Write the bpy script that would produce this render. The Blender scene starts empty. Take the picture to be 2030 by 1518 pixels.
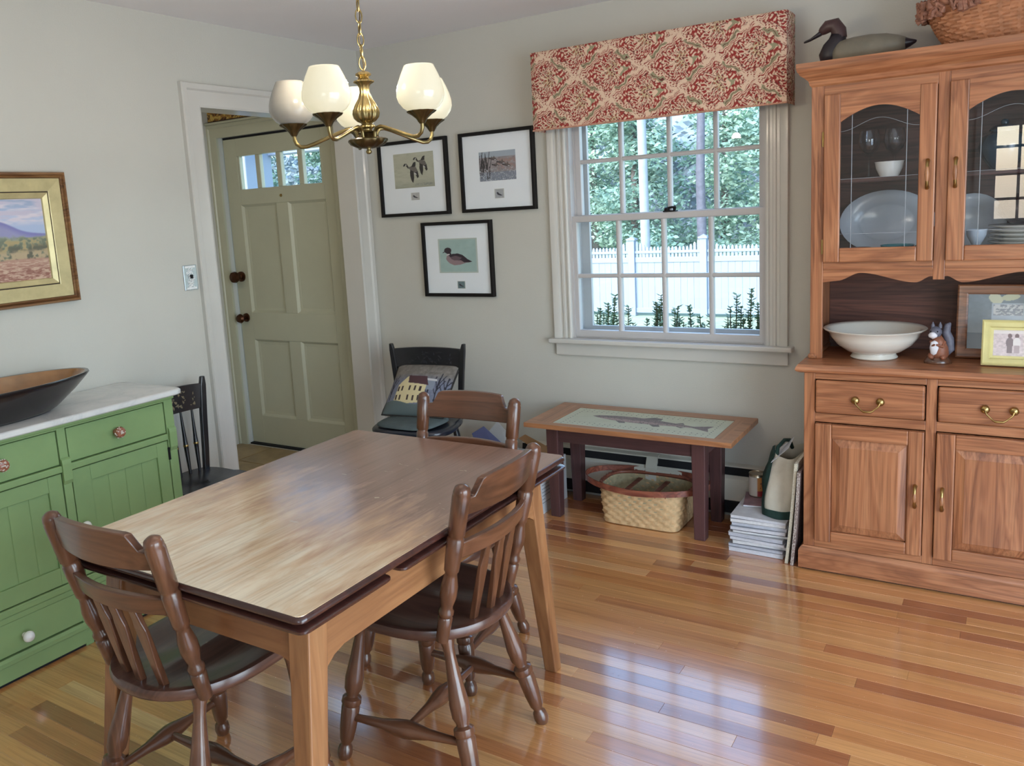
import bpy, bmesh, math, random
import numpy as np
from mathutils import Vector, Matrix

random.seed(7)
RNG = np.random.default_rng(7)
SC = bpy.context.scene
COL = SC.collection
PI = math.pi

# ------------------------------------------------------------------ camera
FPX, IW, IH = 1657.5151, 2030.0, 1518.0
CAM = Vector((3.18317, -3.84350, 1.51933))
YAW, PITCH, ROLL = -0.58338, -0.16205, -0.05948
cy_, sy_, cp_, sp_ = math.cos(YAW), math.sin(YAW), math.cos(PITCH), math.sin(PITCH)
F_ = Vector((sy_*cp_, cy_*cp_, sp_)); R_ = Vector((cy_, -sy_, 0)); U_ = R_.cross(F_)
cr_, sr_ = math.cos(ROLL), math.sin(ROLL)
R2_ = R_*cr_ + U_*sr_; U2_ = U_*cr_ - R_*sr_
cd = bpy.data.cameras.new('camera'); cam = bpy.data.objects.new('camera', cd); COL.objects.link(cam)
M_ = Matrix((R2_, U2_, -F_)).transposed().to_4x4(); M_.translation = CAM
cam.matrix_world = M_
cd.sensor_fit = 'HORIZONTAL'; cd.sensor_width = 36.0; cd.lens = FPX/IW*36.0
cd.shift_x = 86.17/IW; cd.shift_y = -74.42/IW
cd.clip_start = 0.05; cd.clip_end = 200
SC.camera = cam

# ------------------------------------------------------------------ world, sun, daylight, exposure
SC.view_settings.view_transform = 'Standard'; SC.view_settings.look = 'None'
SC.view_settings.gamma = 1.0; SC.view_settings.use_curve_mapping = False
SC.view_settings.exposure = 0.0
SC.cycles.use_denoising = True
SC.cycles.max_bounces = 10; SC.cycles.diffuse_bounces = 5; SC.cycles.glossy_bounces = 4
SC.cycles.transparent_max_bounces = 24; SC.cycles.sample_clamp_indirect = 6.0
W = bpy.data.worlds.new('world'); SC.world = W; W.use_nodes = True
wn = W.node_tree; wn.nodes.clear()
sky = wn.nodes.new('ShaderNodeTexSky'); sky.sky_type = 'NISHITA'; sky.sun_disc = False
sky.sun_elevation = math.radians(42); sky.sun_rotation = math.radians(200); sky.air_density = 1.2; sky.dust_density = 1.5
bgn = wn.nodes.new('ShaderNodeBackground'); bgn.inputs['Strength'].default_value = 0.95
wo = wn.nodes.new('ShaderNodeOutputWorld')
wn.links.new(sky.outputs[0], bgn.inputs[0]); wn.links.new(bgn.outputs[0], wo.inputs[0])

def lamp(name, kind, loc, energy, color, **kw):
    d = bpy.data.lights.new(name, kind); d.energy = energy; d.color = color
    for k, v in kw.items():
        if k not in ('target', 'dir'): setattr(d, k, v)
    o = bpy.data.objects.new(name, d); COL.objects.link(o); o.location = loc
    if 'target' in kw: o.rotation_euler = (Vector(kw['target']) - Vector(loc)).to_track_quat('-Z', 'Y').to_euler()
    if 'dir' in kw: o.rotation_euler = Vector(kw['dir']).to_track_quat('-Z', 'Y').to_euler()
    return o
lamp('sun', 'SUN', (0, -10, 12), 2.2, (1.0, 0.95, 0.88), angle=math.radians(0.6), dir=(0.55, 0.62, -0.62))
# daylight through the dining room's other windows, behind and beside the camera
lamp('daylight_rear_window', 'AREA', (3.6, -5.62, 1.55), 17, (0.80, 0.90, 1.0), shape='RECTANGLE', size=1.5, size_y=0.9, target=(3.6, 0, 1.55))
lamp('daylight_side_window', 'AREA', (5.02, -2.9, 1.08), 122, (0.68, 0.84, 1.0), shape='RECTANGLE', size=2.8, size_y=2.1, target=(0, -2.9, 1.08))
lamp('hall_fill_light', 'POINT', (-0.75, -1.9, 2.20), 9, (1.0, 0.86, 0.62), shadow_soft_size=0.12)  # unseen warm light added to brighten the hall, no fixture

# ------------------------------------------------------------------ helpers: shading
def lin(c): 
    c = c/255.0
    return c/12.92 if c <= 0.04045 else ((c+0.055)/1.055)**2.4
def S(r, g, b): return (lin(r), lin(g), lin(b), 1.0)
class NT:
    def __init__(s, name):
        s.m = bpy.data.materials.new(name); s.m.use_nodes = True; s.t = s.m.node_tree
        s.t.nodes.clear(); s.out = s.n('OutputMaterial')
    def n(s, typ, **kw):
        o = s.t.nodes.new('ShaderNode'+typ)
        for k, v in kw.items(): setattr(o, k, v)
        return o
    def l(s, a, b): s.t.links.new(a, b)
    def val(s, sock, v):
        if hasattr(v, 'is_output'): s.l(v, sock)
        else: sock.default_value = v
    def math(s, op, a, b=0.0, clamp=False):
        o = s.n('Math', operation=op); o.use_clamp = clamp; s.val(o.inputs[0], a); s.val(o.inputs[1], b); return o.outputs[0]
    def ramp(s, f, stops, interp='LINEAR'):
        o = s.n('ValToRGB'); cr = o.color_ramp; cr.interpolation = interp
        while len(cr.elements) < len(stops): cr.elements.new(0.5)
        for e, (p, c) in zip(cr.elements, stops): e.position = p; e.color = c if len(c) == 4 else (*c, 1)
        s.val(o.inputs[0], f); return o.outputs[0]
    def mix(s, f, a, b, mode='MIX'):
        o = s.n('Mix', data_type='RGBA', blend_type=mode); s.val(o.inputs[0], f)
        s.val(o.inputs[6], a); s.val(o.inputs[7], b); return o.outputs[2]
    def noise(s, vec, scale, detail=3.0, rough=0.5, dist=0.0):
        o = s.n('TexNoise'); s.l(vec, o.inputs['Vector']); o.inputs['Scale'].default_value = scale
        o.inputs['Detail'].default_value = detail; o.inputs['Roughness'].default_value = rough
        o.inputs['Distortion'].default_value = dist; return o.outputs[0]
    def coords(s, scale=(1, 1, 1), rand=True):
        tc = s.n('TexCoord'); mp = s.n('Mapping'); mp.inputs['Scale'].default_value = scale
        if rand:
            oi = s.n('ObjectInfo'); v = s.n('VectorMath', operation='SCALE'); v.inputs[0].default_value = (37.1, 21.7, 53.3)
            s.l(oi.outputs['Random'], v.inputs['Scale']); a = s.n('VectorMath', operation='ADD')
            s.l(tc.outputs['Object'], a.inputs[0]); s.l(v.outputs[0], a.inputs[1]); s.l(a.outputs[0], mp.inputs[0])
        else: s.l(tc.outputs['Object'], mp.inputs[0])
        return mp.outputs[0]
    def bsdf(s, col, rough=0.5, metal=0.0, coat=0.0, coat_rough=0.1, coat_ior=1.5, spec=0.5, bump=None, bump_d=0.002, emis=None, es=0.0):
        b = s.n('BsdfPrincipled'); s.val(b.inputs['Base Color'], col); s.val(b.inputs['Roughness'], rough)
        b.inputs['Metallic'].default_value = metal; b.inputs['Coat Weight'].default_value = coat
        s.val(b.inputs['Coat Roughness'], coat_rough); b.inputs['Coat IOR'].default_value = coat_ior
        b.inputs['Specular IOR Level'].default_value = spec
        if emis is not None: s.val(b.inputs['Emission Color'], emis); s.val(b.inputs['Emission Strength'], es)
        if bump is not None:
            bp = s.n('Bump'); bp.inputs['Distance'].default_value = bump_d; bp.inputs['Strength'].default_value = 1.0
            s.l(bump, bp.inputs['Height']); s.l(bp.outputs[0], b.inputs['Normal'])
        s.l(b.outputs[0], s.out.inputs[0]); return s.m
MATS = {}
def paint(name, c, rough=0.5, var=0.06, scale=3.0, bump=0.0, bscale=200, coat=0.0, metal=0.0, spec=0.5):
    if name in MATS: return MATS[name]
    t = NT(name); v = t.coords((1, 1, 1))
    f = t.noise(v, scale, 4.0, 0.6)
    a = tuple(x*(1-var) for x in c[:3])+(1,); b = tuple(min(1, x*(1+var)) for x in c[:3])+(1,)
    col = t.ramp(f, [(0.3, a), (0.7, b)])
    bm_ = t.noise(v, bscale, 2.0) if bump else None
    MATS[name] = t.bsdf(col, rough, metal=metal, coat=coat, bump=bm_, bump_d=bump, spec=spec); return MATS[name]
def wood(name, dark, mid, light, axis='X', sc=1.0, rough=0.35, coat=0.2, coat_rough=0.15, contrast=1.0, pores=0.25, coat_ior=1.5):
    key = name+axis
    if key in MATS: return MATS[key]
    t = NT(key)
    al, ac = 0.9*sc, 11.0*sc
    s3 = {'X': (al, ac, ac), 'Y': (ac, al, ac), 'Z': (ac, ac, al)}[axis]
    v = t.coords(s3)
    n1 = t.noise(v, 1.0, 4.0, 0.55, 0.9)
    wv = t.math('FRACT', t.math('MULTIPLY', n1, 7.0))
    wv = t.math('ABSOLUTE', t.math('SUBTRACT', wv, 0.5)); wv = t.math('MULTIPLY', wv, 2.0)
    s4 = {'X': (3*sc, 140*sc, 140*sc), 'Y': (140*sc, 3*sc, 140*sc), 'Z': (140*sc, 140*sc, 3*sc)}[axis]
    v2 = t.coords(s4); n2 = t.noise(v2, 1.0, 2.0, 0.6)
    f = t.math('ADD', t.math('MULTIPLY', wv, 0.35*contrast), t.math('MULTIPLY', n1, 0.65))
    col = t.ramp(f, [(0.22, dark), (0.48, mid), (0.78, light)])
    pf = t.ramp(n2, [(0.36, (1-pores, 1-pores, 1-pores, 1)), (0.56, (1, 1, 1, 1))])
    col = t.mix(1.0, col, pf, 'MULTIPLY')
    MATS[key] = t.bsdf(col, rough, coat=coat, coat_rough=coat_rough, coat_ior=coat_ior, bump=n2, bump_d=0.0003); return MATS[key]
def metal(name, c, rough=0.3, var=0.2):
    if name in MATS: return MATS[name]
    t = NT(name); v = t.coords(); f = t.noise(v, 40, 3)
    col = t.ramp(f, [(0.3, tuple(x*(1-var) for x in c[:3])+(1,)), (0.7, c)])
    MATS[name] = t.bsdf(col, rough, metal=1.0); return MATS[name]
def printed(name, rough=0.6, coat=0.0):
    if name in MATS: return MATS[name]
    t = NT(name); a = t.n('Attribute', attribute_name='Col')
    MATS[name] = t.bsdf(a.outputs['Color'], rough, coat=coat); return MATS[name]
def glass(name, tint=(1, 1, 1, 1), refl=1.0, rough=0.0):
    if name in MATS: return MATS[name]
    t = NT(name); tr = t.n('BsdfTransparent'); tr.inputs[0].default_value = tint
    gl = t.n('BsdfGlossy'); gl.inputs['Roughness'].default_value = rough
    fr = t.n('Fresnel'); fr.inputs[0].default_value = 1.5
    ge = t.n('NewGeometry'); f = t.math('MULTIPLY', t.math('MULTIPLY', fr.outputs[0], refl), t.math('SUBTRACT', 1.0, ge.outputs['Backfacing']), True)
    mx = t.n('MixShader'); t.l(f, mx.inputs[0]); t.l(tr.outputs[0], mx.inputs[1]); t.l(gl.outputs[0], mx.inputs[2])
    t.l(mx.outputs[0], t.out.inputs[0]); MATS[name] = t.m; return t.m

# ------------------------------------------------------------------ helpers: geometry
class G:
    def __init__(s): s.v = []; s.f = []
    def add(s, vs, fs, M=None):
        o = len(s.v)
        s.v += [tuple(M @ Vector(p)) for p in vs] if M else [tuple(p) for p in vs]
        s.f += [tuple(i+o for i in f) for f in fs]; return s
    def box(s, x0, x1, y0, y1, z0, z1, M=None):
        return s.add([(x0,y0,z0),(x1,y0,z0),(x1,y1,z0),(x0,y1,z0),(x0,y0,z1),(x1,y0,z1),(x1,y1,z1),(x0,y1,z1)],
                     [(0,3,2,1),(4,5,6,7),(0,1,5,4),(1,2,6,5),(2,3,7,6),(3,0,4,7)], M)
    def loft(s, rings, cap=True, closed=True, M=None, loop=False):
        n = len(rings[0]); vs = [p for r in rings for p in r]; fs = []
        m = len(rings)
        for i in range(m if loop else m-1):
            a, b = i*n, ((i+1) % m)*n
            for j in range(n if closed else n-1):
                k = (j+1) % n; fs.append((a+j, a+k, b+k, b+j))
        if cap and not loop: fs.append(tuple(range(n-1, -1, -1))); fs.append(tuple((m-1)*n+j for j in range(n)))
        return s.add(vs, fs, M)
    def lathe(s, prof, n=20, M=None, cap=True, flute=None):
        rings = []
        for k, (r, z) in enumerate(prof):
            fl = flute[k] if flute else 0
            rings.append([(r*(1+fl*math.cos(12*2*PI*j/n))*math.cos(2*PI*j/n), r*(1+fl*math.cos(12*2*PI*j/n))*math.sin(2*PI*j/n), z) for j in range(n)])
        return s.loft(rings, cap, True, M)
    def tube(s, pts, r, n=10, cap=True, loop=False, sq=None):
        pts = [Vector(p) for p in pts]; m = len(pts)
        rs = r if isinstance(r, (list, tuple)) else [r]*m
        rings = []; up = None
        for i, p in enumerate(pts):
            a = pts[(i-1) % m] if (loop or i > 0) else p; b = pts[(i+1) % m] if (loop or i < m-1) else p
            d = (b-a).normalized()
            if up is None: up = Vector((0, 0, 1)) if abs(d.z) < 0.9 else Vector((1, 0, 0))
            u = (up - d*up.dot(d)).normalized(); w = d.cross(u); up = u
            rings.append([tuple(p + u*rs[i]*math.cos(2*PI*j/n)*(sq or 1) + w*rs[i]*math.sin(2*PI*j/n)) for j in range(n)])
        return s.loft(rings, cap, True, None, loop)
    def turned(s, p0, p1, prof, n=16):
        p0, p1 = Vector(p0), Vector(p1); d = p1-p0; L = d.length
        q = d.to_track_quat('Z', 'Y').to_matrix().to_4x4(); q.translation = p0
        return s.lathe([(r, t*L) for t, r in prof], n, q)
    def strip(s, xs, lo, hi, y0, y1):
        """solid board in the xz plane, lower/upper edge functions of x, thickness y0..y1 (may be functions)"""
        fy0 = y0 if callable(y0) else (lambda x: y0); fy1 = y1 if callable(y1) else (lambda x: y1)
        return s.loft([[(x, fy0(x), lo(x)), (x, fy1(x), lo(x)), (x, fy1(x), hi(x)), (x, fy0(x), hi(x))] for x in xs])
    def mold(s, path, prof, mp, closed=False):
        """sweep profile (d = left of travel, h = out of the plane) along a 2d path with mitres; mp(u,v,h) -> xyz"""
        n = len(path); P = [Vector(p) for p in path]; rings = []
        for i in range(n):
            a = P[i]-P[i-1] if (closed or i > 0) else P[1]-P[0]
            b = P[(i+1) % n]-P[i] if (closed or i < n-1) else P[-1]-P[-2]
            na = Vector((-a.y, a.x)).normalized(); nb = Vector((-b.y, b.x)).normalized()
            o = (na+nb)/(1+na.dot(nb))
            rings.append([mp(P[i].x+o.x*d, P[i].y+o.y*d, h) for d, h in prof])
        return s.loft(rings, not closed, True, None, closed)
def mesh_of(name, g, m, smooth=None):
    me = bpy.data.meshes.new(name); me.from_pydata(g.v, [], g.f)
    bm = bmesh.new(); bm.from_mesh(me); bmesh.ops.recalc_face_normals(bm, faces=bm.faces); bm.to_mesh(me); bm.free()
    if m: me.materials.append(m)
    if smooth is not None:
        me.shade_smooth(); me.set_sharp_from_angle(angle=math.radians(smooth))
    return me
ROOTLOC = {}
def root_loc(o):
    while o.parent: o = o.parent
    return Vector(ROOTLOC.get(o.name, (0, 0, 0)))
def tag(o, label=None, cat=None, group=None, kind=None):
    if label: o['label'] = label
    if cat: o['category'] = cat
    if group: o['group'] = group
    if kind: o['kind'] = kind
    return o
def part(name, g, m, parent=None, bevel=0.0, seg=2, smooth=None, w=True, label=None, kind=None, mesh=None):
    if mesh is None:
        if parent is not None and w:
            L = root_loc(parent)
            if L.length: g.v = [(a-L.x, b-L.y, c-L.z) for a, b, c in g.v]
        mesh = mesh_of(name, g, m, smooth)
    o = bpy.data.objects.new(name, mesh); COL.objects.link(o)
    if parent is not None: o.parent = parent
    if bevel:
        b = o.modifiers.new('bevel', 'BEVEL'); b.width = bevel; b.segments = seg; b.limit_method = 'ANGLE'; b.angle_limit = math.radians(40)
        b.harden_normals = False
    if label: o['label'] = label
    if kind: o['kind'] = kind
    return o
def thing(name, label, cat, loc=(0, 0, 0), rz=0.0, group=None):
    o = bpy.data.objects.new(name, None); COL.objects.link(o); o.location = loc; o.rotation_euler = (0, 0, rz)
    o.empty_display_size = 0.05; ROOTLOC[o.name] = tuple(loc); return tag(o, label, cat, group)
def solo(name, g, m, label, cat, group=None, kind=None, **kw):
    """a thing that is one mesh; its origin is put at the middle of its base"""
    vs = np.array(g.v); c = Vector(((vs[:, 0].min()+vs[:, 0].max())/2, (vs[:, 1].min()+vs[:, 1].max())/2, vs[:, 2].min()))
    g.v = [tuple(Vector(p)-c) for p in g.v]
    o = part(name, g, m, None, **kw); o.location = c; return tag(o, label, cat, group, kind)
def struct(name, g, m, label=None, **kw): return tag(part(name, g, m, None, **kw), label, None, None, 'structure')
def copy_tree(o, loc, rz, label=None):
    c = o.copy(); COL.objects.link(c); c.location = loc; c.rotation_euler = (0, 0, rz)
    if label: c['label'] = label
    ROOTLOC[c.name] = tuple(loc)
    for ch in list(o.children):
        d = ch.copy(); COL.objects.link(d); d.parent = c
        for gg in list(ch.children):
            e = gg.copy(); COL.objects.link(e); e.parent = d
    return c
def pgrid(name, mp, nu, nv, fn, m, parent=None, w=True, label=None, thick=None):
    """a printed surface: grid of nu x nv cells, colour fn(u,v)->rgb (0..255 sRGB) stored per corner point; mp(u,v)->xyz"""
    u, v = np.meshgrid(np.linspace(0, 1, nu+1), np.linspace(0, 1, nv+1))
    c = np.clip(fn(u, v), 0, 255)/255.0
    c = np.where(c <= 0.04045, c/12.92, ((c+0.055)/1.055)**2.4)
    L = root_loc(parent) if (parent is not None and w) else Vector((0, 0, 0))
    X, Y, Z = mp(u, v)
    X = X+0*u; Y = Y+0*u; Z = Z+0*u
    vs = np.stack([X-L.x, Y-L.y, Z-L.z], -1).reshape(-1, 3)
    i = np.arange(nu)[None, :]+np.arange(nv)[:, None]*(nu+1)
    fs = np.stack([i, i+1, i+nu+2, i+nu+1], -1).reshape(-1, 4)
    me = bpy.data.meshes.new(name); me.from_pydata(vs.tolist(), [], fs.tolist()); me.materials.append(m); me.shade_smooth()
    at = me.color_attributes.new('Col', 'FLOAT_COLOR', 'POINT')
    rgba = np.concatenate([c.reshape(-1, 3), np.ones((len(vs), 1))], 1).astype(np.float32)
    at.data.foreach_set('color', rgba.ravel())
    o = bpy.data.objects.new(name, me); COL.objects.link(o)
    if parent is not None: o.parent = parent
    if label: o['label'] = label
    return o
# numpy drawing
def fbm(u, v, s, seed=0, oct=3):
    out = 0*u; a = 1.0; tot = 0
    for k in range(oct):
        r = np.random.default_rng(seed*17+k); n = 64; tb = r.random((n+1, n+1)); tb[-1] = tb[0]; tb[:, -1] = tb[:, 0]
        x = (u*s*2**k) % n; y = (v*s*2**k) % n; i = np.floor(x).astype(int) % n; j = np.floor(y).astype(int) % n; fx = x-np.floor(x); fy = y-np.floor(y)
        fx = fx*fx*(3-2*fx); fy = fy*fy*(3-2*fy)
        out = out + a*(tb[j, i]*(1-fx)*(1-fy)+tb[j, i+1]*fx*(1-fy)+tb[j+1, i]*(1-fx)*fy+tb[j+1, i+1]*fx*fy); tot += a; a *= 0.5
    return out/tot
def base(u, c): return np.ones(u.shape+(3,))*np.array(c, float)
def put(img, mask, c):
    m = np.clip(mask.astype(float), 0, 1)[..., None]; return img*(1-m)+np.array(c, float)*m
def poly(u, v, pts):
    inside = np.zeros(u.shape, bool); n = len(pts)
    for i in range(n):
        x0, y0 = pts[i]; x1, y1 = pts[(i+1) % n]
        if y0 == y1: continue
        c = ((y0 > v) != (y1 > v)) & (u < (x1-x0)*(v-y0)/(y1-y0)+x0); inside ^= c
    return inside
def ell(u, v, cx, cy, rx, ry, a=0.0):
    ca, sa = math.cos(a), math.sin(a); x = (u-cx)*ca+(v-cy)*sa; y = -(u-cx)*sa+(v-cy)*ca
    return (x/rx)**2+(y/ry)**2 < 1
def seg(u, v, x0, y0, x1, y1, w, asp=1.0):
    dx, dy = x1-x0, (y1-y0)*asp; px, py = u-x0, (v-y0)*asp
    t = np.clip((px*dx+py*dy)/(dx*dx+dy*dy+1e-12), 0, 1); return np.hypot(px-t*dx, py-t*dy) < w

# ------------------------------------------------------------------ materials
M_WALL = paint('wall_paint', S(196, 195, 187), 0.75, 0.03, 1.5, 0.0006, 160)
M_CEIL = paint('ceiling_paint', S(232, 231, 234), 0.8, 0.02, 1.2, 0.0006, 120)
M_TRIM = paint('trim_paint', S(202, 200, 194), 0.35, 0.03, 4, 0, 1, 0.15)
M_DOOR = paint('door_paint', S(188, 189, 168), 0.4, 0.03, 4, 0.0003, 60, 0.1)
M_SASH = paint('sash_paint', S(190, 187, 187), 0.4, 0.03, 6)
M_HEAT = paint('heater_enamel', S(205, 202, 190), 0.45, 0.03, 5)
M_BLACKGAP = paint('dark_gap', S(24, 24, 28), 0.9, 0.1)  # near black, stands in for the shade inside slots and gaps
M_BRASS = metal('aged_brass', S(178, 150, 96), 0.28)
M_BRONZE = metal('dark_bronze', S(92, 62, 46), 0.35)
M_IRON = paint('black_iron', S(22, 20, 20), 0.6, 0.1, spec=.25)
M_WINGLASS = glass('window_glass', (0.93, 0.96, 0.97, 1), 1.0)
def OAK(ax): return wood('golden_oak', S(132, 80, 52), S(168, 108, 72), S(190, 130, 90), ax, 1.0, 0.38, 0.25, 0.2)
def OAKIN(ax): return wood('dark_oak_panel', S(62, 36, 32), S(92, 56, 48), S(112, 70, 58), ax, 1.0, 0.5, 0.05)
def MAPLE(ax): return wood('stained_maple', S(70, 42, 28), S(102, 64, 44), S(128, 86, 62), ax, 0.7, 0.28, 0.5, 0.16, 0.6, 0.1)
def SEATW(ax): return wood('worn_seat_wood', S(72, 46, 38), S(98, 66, 54), S(118, 82, 66), ax, 0.6, 0.3, 0.35, 0.2, 0.5, 0.1)
def TLEG(ax): return wood('table_base_wood', S(128, 82, 50), S(160, 110, 70), S(184, 136, 92), ax, 0.6, 0.4, 0.25, 0.2, 0.5, 0.12)
def EDGE(ax): return wood('dark_table_edge', S(48, 26, 22), S(70, 38, 32), S(92, 54, 42), ax, 0.6, 0.3, 0.6, 0.12, 0.5, 0.1)
def PLUM(ax): return wood('plum_brown_wood', S(62, 38, 40), S(86, 54, 54), S(104, 68, 64), ax, 0.7, 0.5, 0.1, 0.3, 0.5, 0.1)
def CHER(ax): return wood('cherry_top', S(140, 90, 60), S(172, 118, 80), S(194, 142, 102), ax, 0.8, 0.35, 0.3, 0.15, 0.6, 0.1)
def BLK(ax): return wood('black_lacquer', S(18, 17, 22), S(26, 25, 30), S(36, 34, 38), ax, 0.7, 0.32, 0.4, 0.2, 0.4, 0.1)
M_GREEN = paint('green_milk_paint', S(132, 160, 106), 0.55, 0.05, 5, 0.0004, 40)
M_CREAM = paint('ironstone_glaze', S(226, 222, 212), 0.18, 0.02, 3, 0, 1, 0.4)
M_PORC = paint('white_porcelain', S(240, 238, 234), 0.15, 0.02, 3, 0, 1, 0.5)
M_PAPER = paint('paper_white', S(214, 214, 218), 0.7, 0.05, 30)
M_PRINT = printed('printed_paper', 0.6); M_FABRIC = printed('printed_fabric', 0.9); M_OIL = printed('oil_paint', 0.5)

# ------------------------------------------------------------------ the room shell
H = 2.437
def wall_grid(us, vs, holes, mp, t):
    """wall in the uv plane with rectangular holes; mp(u,v,depth); one connected mesh"""
    us = sorted(set(us+[h[0] for h in holes]+[h[1] for h in holes])); vs = sorted(set(vs+[h[2] for h in holes]+[h[3] for h in holes]))
    nu, nv = len(us)-1, len(vs)-1
    def solid(i, j):
        if i < 0 or j < 0 or i >= nu or j >= nv: return False
        a, b = (us[i]+us[i+1])/2, (vs[j]+vs[j+1])/2
        return not any(h[0] < a < h[1] and h[2] < b < h[3] for h in holes)
    g = G(); ix = {}
    def V(i, j, k):
        if (i, j, k) not in ix: ix[(i, j, k)] = len(g.v); g.v.append(mp(us[i], vs[j], k*t))
        return ix[(i, j, k)]
    for i in range(nu):
        for j in range(nv):
            if not solid(i, j): continue
            for k in (0, 1): g.f.append((V(i, j, k), V(i+1, j, k), V(i+1, j+1, k), V(i, j+1, k)))
            for (di, dj, a, b) in ((-1, 0, (i, j), (i, j+1)), (1, 0, (i+1, j), (i+1, j+1)), (0, -1, (i, j), (i+1, j)), (0, 1, (i, j+1), (i+1, j+1))):
                if not solid(i+di, j+dj): g.f.append((V(*a, 0), V(*b, 0), V(*b, 1), V(*a, 1)))
    return g
XR, YB = 4.6, -5.2
DX0, DX1 = -1.214, -0.242                       # front door
WX0, WX1, WZ0, WZ1 = 1.297, 2.257, 0.833, 1.985  # window
struct('wall_back', wall_grid([-1.42, XR+.14], [-0.12, H], [(DX0-.012, DX1+.012, 0, 2.068), (WX0, WX1, WZ0, WZ1)], lambda u, v, d: (u, d, v), 0.14), M_WALL)
struct('wall_left', wall_grid([YB, 0], [-0.12, H], [(-1.170, -0.092, 0, 2.063)], lambda u, v, d: (-d, u, v), 0.12), M_WALL)
struct('wall_right', wall_grid([YB, 0], [-0.12, H], [(-4.3, -1.5, 0.03, 2.1)], lambda u, v, d: (XR+d, u, v), 0.14), M_WALL)
struct('wall_rear', wall_grid([-0.12, XR+.14], [-0.12, H], [(2.97, 4.25, 1.12, 1.98)], lambda u, v, d: (u, YB-d, v), 0.14), M_WALL)
struct('wall_hall_left', G().box(-1.42, -1.3, -3.0, 0, -0.12, H), M_WALL)
struct('wall_hall_rear', G().box(-1.42, -0.12, -3.12, -3.0, -0.12, H), M_WALL)
struct('ceiling', G().box(-1.42, XR+.14, YB-.14, 0.14, H, H+.12), M_CEIL)

# floor: strip oak, every board of the seen part is a plank of its own
def floor_mat():
    t = NT('strip_floor'); oi = t.n('ObjectInfo')
    v = t.coords((1.0, 15, 15)); n1 = t.noise(v, 1.0, 4.0, 0.6, 0.7)
    v2 = t.coords((4, 190, 190)); n2 = t.noise(v2, 1.0, 2.0, 0.6)
    tc = t.coords((1, 1, 1), False)
    base_c = t.ramp(oi.outputs['Random'], [(0.0, S(156, 92, 54)), (0.13, S(176, 108, 64)), (0.26, S(206, 138, 82)), (0.5, S(214, 150, 90)), (0.86, S(222, 162, 100)), (0.96, S(228, 178, 122)), (1.0, S(232, 190, 138))])
    g = t.ramp(n1, [(0.25, (0.72, 0.66, 0.60, 1)), (0.5, (1, 1, 1, 1)), (0.75, (1.12, 1.14, 1.16, 1))])
    col = t.mix(1.0, base_c, g, 'MULTIPLY')
    p = t.ramp(n2, [(0.35, (0.82, 0.78, 0.74, 1)), (0.55, (1, 1, 1, 1))]); col = t.mix(1.0, col, p, 'MULTIPLY')
    vs = t.coords((1, 1, 1), False); sc1 = t.noise(vs, 60, 2.0, 0.7)
    scr = t.ramp(sc1, [(0.66, (0, 0, 0, 1)), (0.74, (1, 1, 1, 1))])
    rr = t.math('ADD', 0.12, t.math('MULTIPLY', scr, 0.18))
    sf = t.noise(t.coords((16, 46, 16), False), 1.0, 3.0, 0.7); sfm = t.ramp(sf, [(.735, (0, 0, 0, 1)), (.76, (.7, .7, .7, 1))]); col = t.mix(sfm, col, S(74, 52, 38))
    return t.bsdf(col, 0.32, coat=1.0, coat_rough=rr, coat_ior=2.55, bump=n2, bump_d=0.00012)
M_FLOOR = floor_mat()
fl = struct('floor', G().box(0, XR, YB, 0, -0.12, -0.014), paint('subfloor', S(46, 28, 18), 0.9))
def plank_geo(g, x0, x1, y0, y1, dz=0.0):
    e = 0.0005; z = dz
    return g.add([(x0, y0, -.014), (x1, y0, -.014), (x1, y1, -.014), (x0, y1, -.014), (x0, y0, z-.0007), (x1, y0, z-.0007), (x1, y1, z-.0007), (x0, y1, z-.0007),
                  (x0+e, y0+e, z), (x1-e, y0+e, z), (x1-e, y1-e, z), (x0+e, y1-e, z)],
                 [(0, 3, 2, 1), (0, 1, 5, 4), (1, 2, 6, 5), (2, 3, 7, 6), (3, 0, 4, 7), (4, 5, 9, 8), (5, 6, 10, 9), (6, 7, 11, 10), (7, 4, 8, 11), (8, 9, 10, 11)])
PW = 0.0572
rest = G(); npl = 0
for r in range(int(-YB/PW)):
    y1 = -r*PW; y0 = y1-PW+0.0004; x = -random.uniform(0, 1.2)
    while x < XR:
        L = random.choice([0.5, 0.8, 1.1, 1.4, 1.7, 2.1])*random.uniform(0.85, 1.15); a, b = max(x, 0.0), min(x+L, XR)
        x += L+0.0004
        if b-a < 0.05: continue
        vis = y1 > -2.95 and a < 3.5 and b > 0.30
        if vis and npl < 298:
            npl += 1; g = G(); cx, cyy = (a+b)/2, (y0+y1)/2
            plank_geo(g, a-cx, b-cx, y0-cyy, y1-cyy, random.uniform(-.0002, .0002))
            o = part('plank', g, M_FLOOR, fl, w=False); o.location = (cx, cyy, 0)
        else: plank_geo(rest, a, b, y0, y1)
part('planks', rest, M_FLOOR, fl, kind='stuff')
# hall floor of irregular stone tiles
M_TILE = paint('slate_tile', S(150, 128, 92), 0.45, 0.35, 5, 0.002, 30, 0.2)
hf = struct('floor_hall', G().box(-1.3, -0.0005, -3.0, 0.03, -0.12, -0.012), paint('grout', S(120, 110, 92), 0.9))
for i in range(8):
    for j in range(4):
        x0, y1 = -1.298+j*0.31, -0.004-i*0.31
        o = part('tile', G().box(x0+.004, min(x0+.306, -0.06), y1-.306, y1-.004, -.012, random.uniform(-.001, .001)), M_TILE, hf, bevel=0.002)
part('saddle', G().box(-0.122, -0.001, -1.157, -0.105, -.012, 0.004), MAPLE('Y'), hf, bevel=0.003)

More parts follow.
